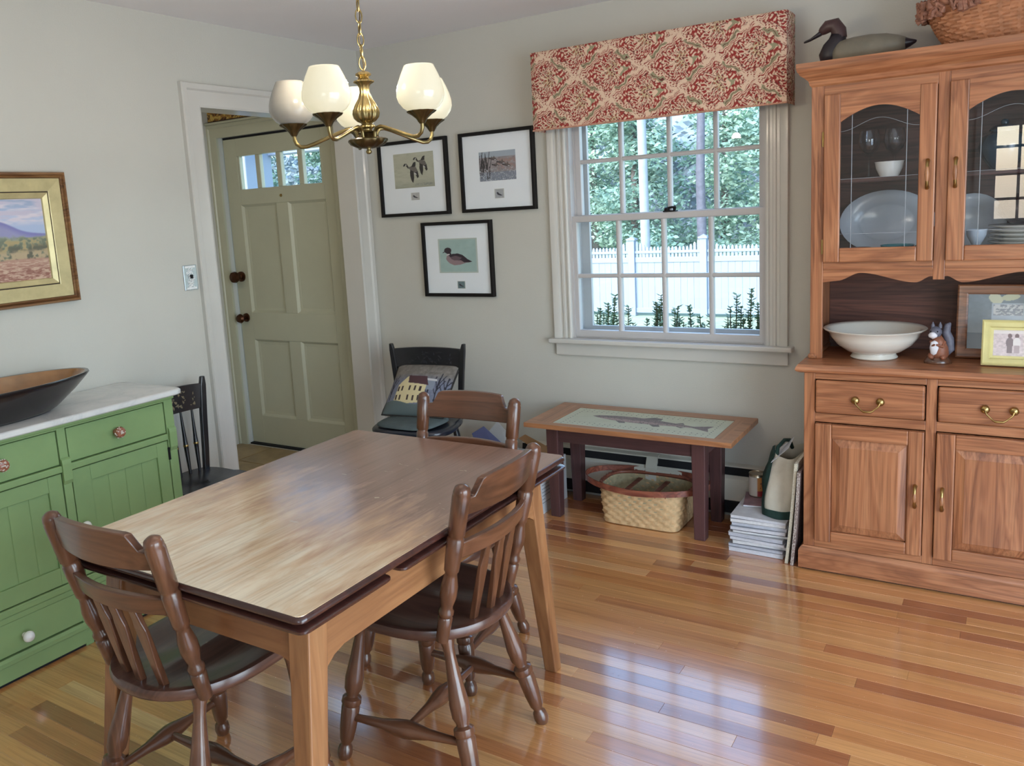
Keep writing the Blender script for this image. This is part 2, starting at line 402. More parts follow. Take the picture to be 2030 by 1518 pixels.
# cased opening to the hall
tr = struct('trim_1', G().mold([(-1.157, 0.0), (-1.157, 2.05), (-0.107, 2.05), (-0.107, 0.0)],
    [(0, 0), (0, .012), (.010, .016), (.028, .013), (.072, .018), (.080, .027), (.102, .029), (.107, .022), (.107, 0)], lambda u, v, h: (h, u, v)), M_TRIM, smooth=25)
part('jamb', G().box(-.125, .004, -1.170, -1.157, 0.004, 2.063), M_TRIM, tr)
part('jamb', G().box(-.125, .004, -.105, -.092, 0.004, 2.063), M_TRIM, tr)
part('jamb', G().box(-.125, .004, -1.157, -.105, 2.05, 2.063), M_TRIM, tr)

# front door in the outside wall of the hall
d1 = tag(thing('door_1', 'cream four panel front door with a row of four small panes', None), kind='structure')
yf, yb = 0.030, 0.068
for x0, x1 in ((DX0+.002, -1.095), (-.352, DX1-.002)): part('stile', G().box(x0, x1, yf, yb, .012, 2.054), M_DOOR, d1, bevel=.003)
for z0, z1 in ((.012, .207), (.733, .918), (1.627, 1.728), (1.940, 2.054)): part('rail', G().box(-1.095, -.352, yf, yb, z0, z1), M_DOOR, d1, bevel=.003)
for z0, z1 in ((.207, .733), (.918, 1.627)):
    part('mullion', G().box(-.776, -.672, yf, yb, z0, z1), M_DOOR, d1, bevel=.003)
    for x0, x1 in ((-1.095, -.776), (-.672, -.352)):
        g = G().mold([(x0, z0), (x0, z1), (x1, z1), (x1, z0)], [(0, 0.036), (0, .0005), (-.014, .014), (-.03, .016), (-.03, .036)], lambda u, v, h: (u, yf+h, v), True)
        g.box(x0+.01, x1-.01, yf+.017, yf+.034, z0+.01, z1-.01)
        part('panel', g, M_DOOR, d1)
for k in range(5):
    xm = -1.095+.743*k/4; part('muntin', G().box(max(xm-.020, -1.095), min(xm+.020, -.352), yf+.002, yb-.004, 1.728, 1.940), M_DOOR, d1, bevel=.004)
for k in range(4): part('pane', G().box(-1.095+.743*k/4+.02, -1.095+.743*(k+1)/4-.02, .048, .051, 1.728, 1.94), M_WINGLASS, d1)
for z in (1.888, 1.07, .257): part('hinge', G().tube([(DX1-.010, yf-.003, z-.05), (DX1-.010, yf-.003, z+.05)], .009, 10), M_IRON, d1, smooth=40)
g = G().lathe([(.0, 0), (.034, 0), (.034, .012), (.020, .018), (.016, .035), (.030, .042), (.038, .060), (.034, .078), (.0, .084)], 20, Matrix.Translation((-1.158, yf, 1.159)) @ Matrix.Rotation(PI/2, 4, 'X'))
g.box(-1.222, -1.17, yf-.03, yf, 1.135, 1.185)
part('deadbolt', g, M_BRONZE, d1, smooth=40)
part('doorknob', G().lathe([(.0, 0), (.030, 0), (.028, .010), (.012, .016), (.012, .034), (.026, .042), (.032, .056), (.024, .072), (0, .076)], 20, Matrix.Translation((-1.152, yf, .882)) @ Matrix.Rotation(PI/2, 4, 'X')), M_BRONZE, d1, smooth=40)
g = G().lathe([(0, 0), (.010, 0), (.008, .006), (0, .008)], 12, Matrix.Translation((-.725, yf, 1.671)) @ Matrix.Rotation(PI/2, 4, 'X')); part('door_viewer', g, M_BRASS, d1, smooth=40)
part('threshold', G().box(DX0, DX1, .005, .14, -.01, .010), M_BLACKGAP, d1)
part('door_gap_shade', G().box(DX0, DX1, .034, .075, 2.055, 2.068), M_BLACKGAP, d1)  # dark strip painting in the shade of the gap above the door
dt = struct('trim_2', G().mold([(DX0-.006, 0.0), (DX0-.006, 2.066), (DX1+.006, 2.066), (DX1+.006, 0.0)],
    [(0, 0), (0, .014), (.012, .018), (.06, .016), (.066, .024), (.085, .024), (.085, 0)], lambda u, v, h: (u, -h, v)), M_DOOR, smooth=25)
part('head_cap', G().box(DX0-.086, DX1+.10, -.036, 0, 2.152, 2.166), M_DOOR, dt, bevel=.003)
def border(u, v):
    img = base(u, (206, 176, 96)); n = fbm(u*30, v*3, 2, 3); img = put(img, n > .56, (92, 58, 34)); img = put(img, fbm(u*30, v*3, 3, 9) > .62, (168, 120, 54))
    return put(img, (v < .08) | (v > .92), (70, 48, 34))
pgrid('wallpaper_border', lambda u, v: (-1.298+1.17*u, -.0015, 2.172+.085*v), 260, 18, border, M_PRINT, dt)
def sw_plate(name, label, yc, zc, xw, hw=.0375, hh=.0575, emboss=False):
    t = thing(name, label, 'switch plate', (xw, yc, zc-hh))
    part('plate', G().box(xw, xw+.006, yc-hw, yc+hw, zc-hh, zc+hh), paint('pewter_plate', S(176, 184, 190), .25, .06, 40, metal=.6) if emboss else M_TRIM, t, bevel=.002)
    if emboss:
        m = paint('bright_relief', S(236, 238, 238), .3, .04); rd = random.Random(3)
        for k in range(9):
            zz = zc-.045+.010*k; r = .010+.018*rd.random()
            part('relief', G().tube([(xw+.006, yc+r*math.cos(a*.9+k), zz+.010*math.sin(a*1.3+k)) for a in range(6)], .0030, 6), m, t, smooth=60)
        for s in (-1, 1): part('relief_band', G().box(xw+.005, xw+.009, yc-.028, yc+.028, zc+s*.049-.005, zc+s*.049+.005), m, t, bevel=.002)
    part('toggle', G().box(xw+.005, xw+.019, yc-.005, yc+.005, zc-.004, zc+.014), M_TRIM if not emboss else M_IRON, t, bevel=.002)
sw_plate('switch_plate', 'ornate embossed pewter switch plate on pale wall beside the cased opening', -1.313, 1.281, 0.0, emboss=True)
sw_plate('switch_plate', 'plain light switch plate on the hall wall near the front door', -.10, 1.27, -1.3)

# window over the low table
w1 = tag(thing('window_1', 'double hung window with eight panes in each sash', None), kind='structure')
cprof = [(0, 0), (0, .016), (.006, .020), (.014, .020), (.018, .013), (.030, .013), (.034, .019), (.044, .019), (.048, .013), (.060, .013), (.064, .021), (.076, .026), (.096, .026), (.098, 0)]
for sgn, xe in ((-1, WX0), (1, WX1)):
    g = G().loft([[(xe+sgn*d, -h, z) for d, h in cprof] for z in (.833, 1.99)]); part('casing', g, M_TRIM, w1, smooth=25)
part('casing', G().box(WX0-.1, WX1+.1, -.024, 0, 1.99, 2.09), M_TRIM, w1, bevel=.004)
part('stool', G().box(1.178, 2.378, -.058, .012, .810, .833), M_TRIM, w1, bevel=.006, seg=3)
part('apron', G().strip([1.203, 2.355], lambda x: .744, lambda x: .810, -.020, 0), M_TRIM, w1, bevel=.004)
for x0, x1 in ((WX0, WX0+.012), (WX1-.012, WX1)): part('jamb', G().box(x0, x1, .0, .14, WZ0, WZ1), M_SASH, w1)
part('sill', G().box(WX0, WX1, .012, .16, WZ0-.012, WZ0+.004), M_SASH, w1, bevel=.003)
for x0, x1 in ((WX0+.012, WX0+.020), (WX1-.020, WX1-.012)): part('parting_bead', G().box(x0, x1, .046, .052, WZ0, WZ1), M_SASH, w1)
def sash(nm, x0, x1, z0, z1, gx0, gx1, gz0, gz1, y0, y1, vx, hz):
    s = part(nm, G().mold([(x0, z0), (x0, z1), (x1, z1), (x1, z0)], [(0, y0), (0, y1), (-(gx0-x0), y1), (-(gx0-x0), y0)], lambda u, v, h: (u, h, v), True), M_SASH, w1, bevel=.003)
    # rails reach the glass height
    part('rail', G().box(gx0-.006, gx1+.006, y0+.001, y1-.001, z0+.004, gz0), M_SASH, w1, bevel=.003)
    part('rail', G().box(gx0-.006, gx1+.006, y0+.001, y1-.001, gz1, z1-.004), M_SASH, w1, bevel=.003)
    ym = (y0+y1)/2
    for x in vx: part('muntin', G().loft([[(x-.010, y0+.004, z), (x-.004, y0, z), (x+.004, y0, z), (x+.010, y0+.004, z), (x+.010, y1-.004, z), (x-.010, y1-.004, z)] for z in (gz0, gz1)]), M_SASH, w1)
    part('muntin', G().loft([[(x, y0+.004, hz-.010), (x, y0+.0005, hz-.004), (x, y0+.0005, hz+.004), (x, y0+.004, hz+.010), (x, y1-.004, hz+.010), (x, y1-.004, hz-.010)] for x in (gx0, gx1)]), M_SASH, w1)
    xs = [gx0]+list(vx)+[gx1]; zs = [gz0, hz, gz1]
    for i in range(4):
        for j in range(2): part('pane', G().box(xs[i], xs[i+1], ym-.0015, ym+.0015, zs[j], zs[j+1]), M_WINGLASS, w1)
sash('lower_sash', 1.3, 2.254, .837, 1.449, 1.330, 2.226, .873, 1.418, .010, .044, (1.551, 1.780, 2.006), 1.149)
sash('upper_sash', 1.312, 2.246, 1.416, 1.97, 1.344, 2.240-.008, 1.452, 1.93, .053, .086, (1.558, 1.800, 2.020), 1.714)
part('storm_frame', G().mold([(WX0+.012, WZ0+.004), (WX0+.012, WZ1), (WX1-.012, WZ1), (WX1-.012, WZ0+.004)], [(0, .112), (0, .132), (-.045, .132), (-.045, .112)], lambda u, v, h: (u, h, v), True), M_SASH, w1)
lk = part('sash_lock', G().box(1.785, 1.845, -.000, .040, 1.449, 1.455), M_IRON, w1, bevel=.002)
part('lock_lever', G().lathe([(.015, 1.455), (.013, 1.466), (.006, 1.470), (0, 1.470)], 12, Matrix.Translation((1.802, .012, 0))).tube([(1.802, .012, 1.466), (1.830, .006, 1.470), (1.848, .002, 1.466)], .005, 8).lathe([(.007, 1.455), (.009, 1.472), (0, 1.478)], 10, Matrix.Translation((1.835, .020, 0))), M_IRON, lk, smooth=40)
# the room's two unseen windows
def plain_window(nm, mp, u0, u1, v0, v1, nu, nv):
    w = tag(thing(nm, 'divided window letting in daylight', None), kind='structure')
    part('casing', G().mold([(u0, v0), (u0, v1), (u1, v1), (u1, v0)], [(0, 0), (0, .02), (.1, .024), (.1, 0)], mp, True), M_TRIM, w)
    part('sash', G().mold([(u0, v0), (u0, v1), (u1, v1), (u1, v0)], [(0, -.10), (0, -.05), (-.05, -.05), (-.05, -.10)], mp, True), M_SASH, w)
    for i in range(1, nu):
        u = u0+(u1-u0)*i/nu; a = .03 if i*2 == nu else .011
        part('muntin', G().loft([[mp(u-a, v, -.09), mp(u+a, v, -.09), mp(u+a, v, -.06), mp(u-a, v, -.06)] for v in (v0+.05, v1-.05)]), M_SASH, w)
    for j in range(1, nv):
        v = v0+(v1-v0)*j/nv; a = .022 if j*2 == nv else .011
        part('muntin', G().loft([[mp(u, v-a, -.09), mp(u, v+a, -.09), mp(u, v+a, -.06), mp(u, v-a, -.06)] for u in (u0+.05, u1-.05)]), M_SASH, w)
plain_window('window_2', lambda u, v, h: (u, YB+h, v), 2.97, 4.25, 1.12, 1.98, 6, 4)
plain_window('window_3', lambda u, v, h: (XR-h, u, v), -4.3, -1.5, .03, 2.1, 4, 4)

# baseboard heaters
def heater(label, x0, x1, mp, joints=()):
    t = tag(thing('baseboard_heater', label, 'radiator'))
    part('back_plate', G().add([mp(x0, .001, .02), mp(x1, .001, .02), mp(x1, .001, .262), mp(x0, .001, .262), mp(x0, .006, .02), mp(x1, .006, .02), mp(x1, .006, .262), mp(x0, .006, .262)],
        [(0, 3, 2, 1), (4, 5, 6, 7), (0, 1, 5, 4), (1, 2, 6, 5), (2, 3, 7, 6), (3, 0, 4, 7)]), M_HEAT, t)
    def bar(nm, prof, m, a=x0, b=x1): return part(nm, G().loft([[mp(x, d, z) for d, z in prof] for x in (a, b)]), m, t)
    bar('hood', [(.004, .262), (.030, .256), (.034, .250), (.030, .250), (.004, .255)], M_HEAT)
    bar('top_slot', [(.006, .212), (.036, .212), (.030, .249), (.006, .249)], M_BLACKGAP)
    bar('front_cover', [(.052, .092), (.058, .096), (.058, .200), (.044, .214), (.040, .212), (.052, .196)], M_HEAT)
    bar('bottom_slot', [(.006, .03), (.050, .03), (.050, .094), (.006, .094)], M_BLACKGAP)
    for j in joints: bar('splice_cover', [(.004, .265), (.036, .258), (.061, .206), (.061, .08), (.058, .08), (.056, .20), (.004, .26)], M_HEAT, j, j+.055)
heater('low cream baseboard heater running along the window wall behind the low table', .98, 2.470, lambda x, d, z: (x, -d, z), (1.69,))
heater('short cream baseboard heater on the hall wall next to the front door', -1.6, -.13, lambda y, d, z: (-1.3+d, y, z))

# ------------------------------------------------------------------ outside
M_GRASS = paint('lawn', S(150, 165, 140), .9, .2, 3)
struct('ground', G().box(-40, 30, .16, 60, -1.3, -1.1), M_GRASS)
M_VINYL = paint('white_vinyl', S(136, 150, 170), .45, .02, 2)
fe = thing('picket_topped_fence', 'tall white yard fence with picket topped rail and square posts', 'fence', (-3.0, 14, -1.1))
FX = [-4.04+1.628*k for k in range(-4, 4)]
for i, x in enumerate(FX):
    p = part('post', G().box(x-.075, x+.075, 13.925, 14.075, -1.1, .60), M_VINYL, fe, bevel=.008)
    part('post_cap', G().box(x-.10, x+.10, 13.90, 14.10, .60, .64).add([(x-.08, 13.92, .64), (x+.08, 13.92, .64), (x+.08, 14.08, .64), (x-.08, 14.08, .64), (x, 14, .69)], [(0, 1, 4), (1, 2, 4), (2, 3, 4), (3, 0, 4), (0, 3, 2, 1)]), M_VINYL, p)
    if i == len(FX)-1: break
    a, b = x+.075, FX[i+1]-.075
    part('rail', G().box(a, b, 13.965, 14.035, .10, .215), M_VINYL, fe, bevel=.006)
    part('rail', G().box(a, b, 13.965, 14.035, .30, .36), M_VINYL, fe, bevel=.006)
    part('rail', G().box(a, b, 13.965, 14.035, -1.03, -.92), M_VINYL, fe, bevel=.006)
    g = G(); n = 18
    for k in range(n):
        xc = a+(b-a)*(k+.5)/n; e = min(k, n-1-k); top = .40+max(0, .13-.045*e)
        g.loft([[(xc-.028, 13.985, .20), (xc+.028, 13.985, .20), (xc+.028, 14.015, .20), (xc-.028, 14.015, .20)], [(xc-.028, 13.985, top), (xc+.028, 13.985, top), (xc+.028, 14.015, top), (xc-.028, 14.015, top)], [(xc-.010, 13.99, top+.045), (xc+.010, 13.99, top+.045), (xc+.010, 14.01, top+.045), (xc-.010, 14.01, top+.045)]])
    part('pickets', g, M_VINYL, fe, kind='stuff')
    g = G(); n = 10
    for k in range(n): g.box(a+(b-a)*k/n+.002, a+(b-a)*(k+1)/n-.002, 13.985+.003*(k % 2), 14.015, -.93, .11)
    part('boards', g, M_VINYL, fe, kind='stuff')
def leaf_cloud(g, centers, n, size, rd, flat=0.5):
    for c, r in centers:
        for _ in range(n):
            d = Vector((rd.gauss(0, 1), rd.gauss(0, 1), rd.gauss(0, 1))).normalized()*r*(rd.random()**.4)
            p = Vector(c)+Vector((d.x, d.y, d.z*flat)); s = size*rd.uniform(.6, 1.4)
            a = Vector((rd.uniform(-1, 1), rd.uniform(-1, 1), rd.uniform(-.6, .3))).normalized()*s; b = a.cross(Vector((rd.uniform(-1, 1), rd.uniform(-1, 1), rd.uniform(-1, 1)))).normalized()*s*.45
            g.add([p-a, p+b, p+a, p-b], [(0, 1, 2, 3)])
    return g
M_EVER = paint('hazed_needles', S(128, 160, 148), .8, .35, 1.2)  # needle colours paled and cooled to put the haze into them
M_LEAF2 = paint('pale_hazed_needles', S(160, 190, 174), .8, .3, 1.2)
M_BARK = paint('grey_bark', S(118, 112, 112), .9, .2, 6, .01, 14)
def conifer(x, y, h, r, m, rd):
    t = thing('evergreen_tree', 'tall hazy evergreen standing behind the white fence', 'tree', (x, y, -1.1), 0, 'evergreens behind the fence')
    part('trunk', G().tube([(x, y, -1.1), (x, y, h*.9)], [.18, .03], 8), M_BARK, t, smooth=60)
    cs = []
    for k in range(46):
        z = -.2+(h-.2)*(k+.5)/46; rr = r*(1-(z+1)/(h+1.6))**.8+.15; a = rd.uniform(0, 6.28); q = rd.uniform(.25, .95)
        cs.append(((x+rr*q*math.cos(a), y+rr*q*math.sin(a), z), .35+.45*rr/r))
    part('foliage', leaf_cloud(G(), cs, 210, .080, rd, .55), m, t, kind='stuff')
rd = random.Random(11)
for k, (x, y, h, r) in enumerate([(-10.2, 19.0, 5.0, 1.75), (-7.9, 20.6, 5.6, 1.8), (-5.9, 18.9, 5.2, 1.7), (-3.9, 20.8, 5.8, 1.8), (-1.9, 19.2, 5.0, 1.7), (.4, 20.6, 5.4, 1.8), (-12.6, 20.8, 5.4, 1.8), (-20.9, 17, 4.6, 2.2), (-17.0, 18.5, 5.0, 2.0), (-24.6, 19.5, 5.2, 2.2), (-18.9, 16.6, 4.8, 1.9), (-22.6, 17.2, 5.0, 2.0)]):
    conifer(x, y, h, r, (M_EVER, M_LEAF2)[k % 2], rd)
g = G(); rows = []
for j in range(7):
    z = -1.1+j*.95; rows.append([(-46+1.5*i, 27+1.3*rd.random()+.18*j, z+.4*rd.random()) for i in range(46)])
g.loft(rows, False, False)
tag(part('distant_woods', leaf_cloud(g, [((-42+rd.random()*56, 26+rd.random(), rd.random()*5.2-1), 1.1) for _ in range(300)], 60, .16, rd, 1.0), paint('hazed_woods', S(128, 146, 156), .9, .35, .6)), 'dense grey green woods far behind the fence', 'woods', None, 'stuff')  # distance haze is mixed into the blue grey woods colour
t = thing('utility_pole', 'tall pale utility pole rising behind the white fence', 'pole', (-4.95, 17.0, -1.1))
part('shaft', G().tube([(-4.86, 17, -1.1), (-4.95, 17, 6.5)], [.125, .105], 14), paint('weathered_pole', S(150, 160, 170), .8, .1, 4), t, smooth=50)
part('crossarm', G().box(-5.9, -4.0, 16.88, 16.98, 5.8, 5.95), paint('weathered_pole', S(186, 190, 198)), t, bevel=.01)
t = thing('bare_tree', 'dark bare trunk standing beyond the fence beside the evergreens', 'tree', (-3.75, 18.2, -1.1))
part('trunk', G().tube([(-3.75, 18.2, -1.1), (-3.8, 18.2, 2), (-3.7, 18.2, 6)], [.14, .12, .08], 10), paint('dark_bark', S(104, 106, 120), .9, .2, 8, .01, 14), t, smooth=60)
t = thing('porch', 'white front porch post and beam seen through the front door panes', 'porch', (-2.35, 1.25, 0))
part('porch_post', G().box(-2.52, -2.18, 1.1, 1.4, -.1, 2.30), M_VINYL, t, bevel=.01)
part('porch_beam', G().box(-5.0, 0.6, 1.36, 1.48, 2.06, 2.24), M_VINYL, t, bevel=.006)
part('porch_deck', G().box(-4.0, 0.4, .16, 1.5, -.20, -.06), paint('porch_deck_grey', S(150, 150, 152), .7), t)
# young leafy shoots under the window
M_SHRUB = paint('box_leaves', S(92, 116, 74), .5, .3, 30)
M_STEM = paint('shoot_stem', S(92, 78, 56), .8, .2, 20)
stems = [(1.00, .92), (1.10, .84), (1.05, .78), (1.23, .85), (1.33, .90), (1.42, .86), (1.50, .80), (1.58, .86), (1.68, .80), (1.76, .84), (1.86, .955), (1.95, .86), (2.03, .92), (2.12, .90), (.93, .84)]
for k, (x, top) in enumerate(stems):
    y = 1.2+rd.uniform(-.12, .12); t = thing('leafy_shrub', 'slender leafy green shoot growing outside below the window', 'shrub', (x, y, -1.1), 0, 'leafy shoots below the window')
    lean = rd.uniform(-.05, .07); gs = G(); gl = G()
    for q in range(4):
        dx, dy = (rd.uniform(-.09, .09), rd.uniform(-.06, .06)) if q else (0, 0); tt = top-(rd.uniform(.03, .16) if q else 0)
        pts = [(x+dx*.3, y, -1.1), (x+dx, y+dy, .3), (x+dx+lean*(.6 if q else 1), y+dy, tt)]
        gs.tube(pts, [.010, .006, .0025], 5)
        zz = .45
        while zz < tt:
            f = (zz-.3)/(tt-.3); px, py = x+dx+lean*(.6 if q else 1)*f, y+dy
            for a0 in range(4):
                a = rd.uniform(0, 6.28); L = rd.uniform(.022, .040); u = Vector((math.cos(a), math.sin(a), .55)).normalized(); wv = Vector((-math.sin(a), math.cos(a), 0))
                c = Vector((px, py, zz)); gl.add([c, c+u*L*.5+wv*L*.32, c+u*L*1.1, c+u*L*.5-wv*L*.32], [(0, 1, 2, 3)])
            zz += .016
    part('stem', gs, M_STEM, t); part('leaves', gl, M_SHRUB, t, kind='stuff')

# ------------------------------------------------------------------ dining table
def table_top_mat():
    t = NT('worn_table_top'); v = t.coords((9, 0.8, 9), False); n1 = t.noise(v, 1.0, 4, .6, .8)
    v2 = t.coords((120, 3, 120), False); n2 = t.noise(v2, 1.0, 2, .6)
    vc = t.coords((1, 1, 1), False); sx = t.n('SeparateXYZ'); t.l(vc, sx.inputs[0])
    big = t.noise(t.coords((3.0, 1.6, 3), False), 1.0, 4, .6, .5); sm = t.noise(t.coords((26, 5, 26), False), 1.0, 4, .65, .6)
    # finish worn through towards the end where people sit; dark finish kept at the other end
    f = t.math('MULTIPLY', t.math('ADD', sx.outputs['Y'], -0.06), -1.5)
    f = t.math('ADD', f, t.math('MULTIPLY', t.math('SUBTRACT', big, .5), 2.1)); f = t.math('ADD', f, t.math('MULTIPLY', t.math('SUBTRACT', sm, .5), 1.1))
    f = t.math('ADD', f, t.math('MULTIPLY', sx.outputs['X'], -.35))
    col = t.ramp(f, [(-.0, S(152, 114, 94)), (.12, S(176, 136, 112)), (.40, S(210, 166, 126)), (.66, S(234, 200, 158)), (.92, S(248, 230, 198))])
    g = t.ramp(n1, [(.3, (.84, .80, .76, 1)), (.5, (1, 1, 1, 1)), (.7, (1.08, 1.08, 1.08, 1))]); col = t.mix(1, col, g, 'MULTIPLY')
    p = t.ramp(n2, [(.34, (.86, .83, .8, 1)), (.52, (1, 1, 1, 1))]); col = t.mix(1, col, p, 'MULTIPLY')
    sc = t.noise(t.coords((14, 40, 14), False), 1.0, 3, .6); sm2 = t.ramp(sc, [(.70, (0, 0, 0, 1)), (.735, (.55, .55, .55, 1))]); col = t.mix(sm2, col, S(224, 204, 168))
    cr = t.math('ADD', .12, t.math('MULTIPLY', sm, .18))
    return t.bsdf(col, .45, coat=1.0, coat_rough=cr, coat_ior=2.7, bump=n2, bump_d=.0003)
M_TOP = table_top_mat()
TX0, TX1, TY0, TY1, TZ = 1.150, 2.022, -2.750, -1.560, -.015
tcx, tcy = (TX0+TX1)/2, (TY0+TY1)/2
T = thing('dining_table', 'wooden draw leaf dining table with a worn honey brown top', 'table', (tcx, tcy, 0))
def rrect(x0, x1, y0, y1, r, n=5):
    P = []
    for cx, cy, a0 in ((x1-r, y0+r, -PI/2), (x1-r, y1-r, 0), (x0+r, y1-r, PI/2), (x0+r, y0+r, PI)):
        for k in range(n+1): a = a0+PI/2*k/n; P.append((cx+r*math.cos(a), cy+r*math.sin(a)))
    return P
def slab(x0, x1, y0, y1, r, prof):
    return G().loft([[(x, y, z) for x, y in rrect(x0+d, x1-d, y0+d, y1-d, r)] for d, z in prof])
top = G().loft([[(x, y, z) for x, y in rrect(TX0+d, TX1-d, TY0+d, TY1-d, .018)] for d, z in ((.006, .7385+TZ), (.006, .7500+TZ))])
part('tabletop', top, M_TOP, T)
part('edge_molding', slab(TX0, TX1, TY0, TY1, .022, [(d, z+TZ) for d, z in ((.020, .731), (.004, .732), (0, .736), (0, .742), (.003, .746), (.0058, .7492))]), EDGE('X'), T, smooth=50)
for y0, y1 in ((TY0+.003, -2.452), (-2.414, TY1-.003)):
    part('draw_leaf', slab(TX0-.001, TX1+.002, y0, y1, .02, [(d, z+TZ) for d, z in ((.016, .708), (.004, .709), (0, .713), (0, .718), (.006, .7225))]), EDGE('X'), T, smooth=50)
part('leaf_bearer', G().box(TX0+.03, TX1-.03, TY0+.03, TY1-.03, .7225+TZ, .7315+TZ), EDGE('X'), T)
# aprons with bracket ends
AX0, AX1, AY0, AY1 = TX0+.110, TX1-.060, TY0+.080, TY1-.080
def arch(a, b, lo=.580, drop=.070, w=.11):
    def f(s):
        e = min(s-a, b-s); return lo-drop*max(0, 1-e/w)**2
    return f
def samples(a, b, n=30): return [a+(b-a)*k/n for k in range(n+1)]
ax = arch(AX0, AX1); ay = arch(AY0, AY1)
for y in (AY0, AY1-.02): part('apron', G().strip(samples(AX0, AX1), ax, lambda s: .693, y, y+.02), TLEG('X'), T)
for x in (AX0, AX1-.02): part('apron', G().loft([[(x, s, ay(s)), (x+.02, s, ay(s)), (x+.02, s, .693), (x, s, .693)] for s in samples(AY0, AY1)]), TLEG('Y'), T)
for sx in (-1, 1):
    for sy in (-1, 1):
        xo = (AX1 if sx > 0 else AX0)+sx*.002; yo = (AY1 if sy > 0 else AY0)+sy*.002
        def ring(z, w, ox, oy): 
            x1, y1 = xo+sx*ox, yo+sy*oy; x0, y0 = x1-sx*w, y1-sy*w
            return [(min(x0, x1), min(y0, y1), z), (max(x0, x1), min(y0, y1), z), (max(x0, x1), max(y0, y1), z), (min(x0, x1), max(y0, y1), z)]
        ox = .055 if sx < 0 else .010
        part('leg', G().loft([ring(0, .042, ox, .072), ring(.575, .060, ox*.16, .012), ring(.691, .062, 0, 0)]), TLEG('Z'), T, bevel=.004)

# ------------------------------------------------------------------ dining chairs (local: x across, y forward, origin on the floor)
LEGP = [(t_, r_*1.18) for t_, r_ in [(0, .0165), (.05, .0165), (.08, .0135), (.14, .0125), (.30, .0175), (.42, .0225), (.50, .0210), (.535, .0150), (.55, .0150), (.565, .0230), (.60, .0240), (.615, .0205), (.63, .0225), (.78, .0200), (.86, .0165), (.885, .0120), (.90, .0120), (.915, .0165), (.955, .0185), (.985, .0160), (1, .0125)]]
POSTP = [(0, .0165), (.10, .0185), (.155, .0195), (.165, .0160), (.18, .0200), (.20, .0205), (.215, .0165), (.235, .0160), (.30, .0225), (.36, .0225), (.43, .0165), (.455, .0160), (.465, .0195), (.49, .0200), (.60, .0220), (.665, .0220), (.672, .0195), (.69, .0195), (.697, .0225), (.93, .0235), (.945, .0215), (.952, .0225), (.98, .0190), (.995, .0100), (1, .002)]
STRP = [(t_, r_*1.15) for t_, r_ in [(0, .0085), (.12, .0095), (.30, .0125), (.44, .0200), (.5, .0215), (.56, .0200), (.70, .0125), (.88, .0095), (1, .0085)]]
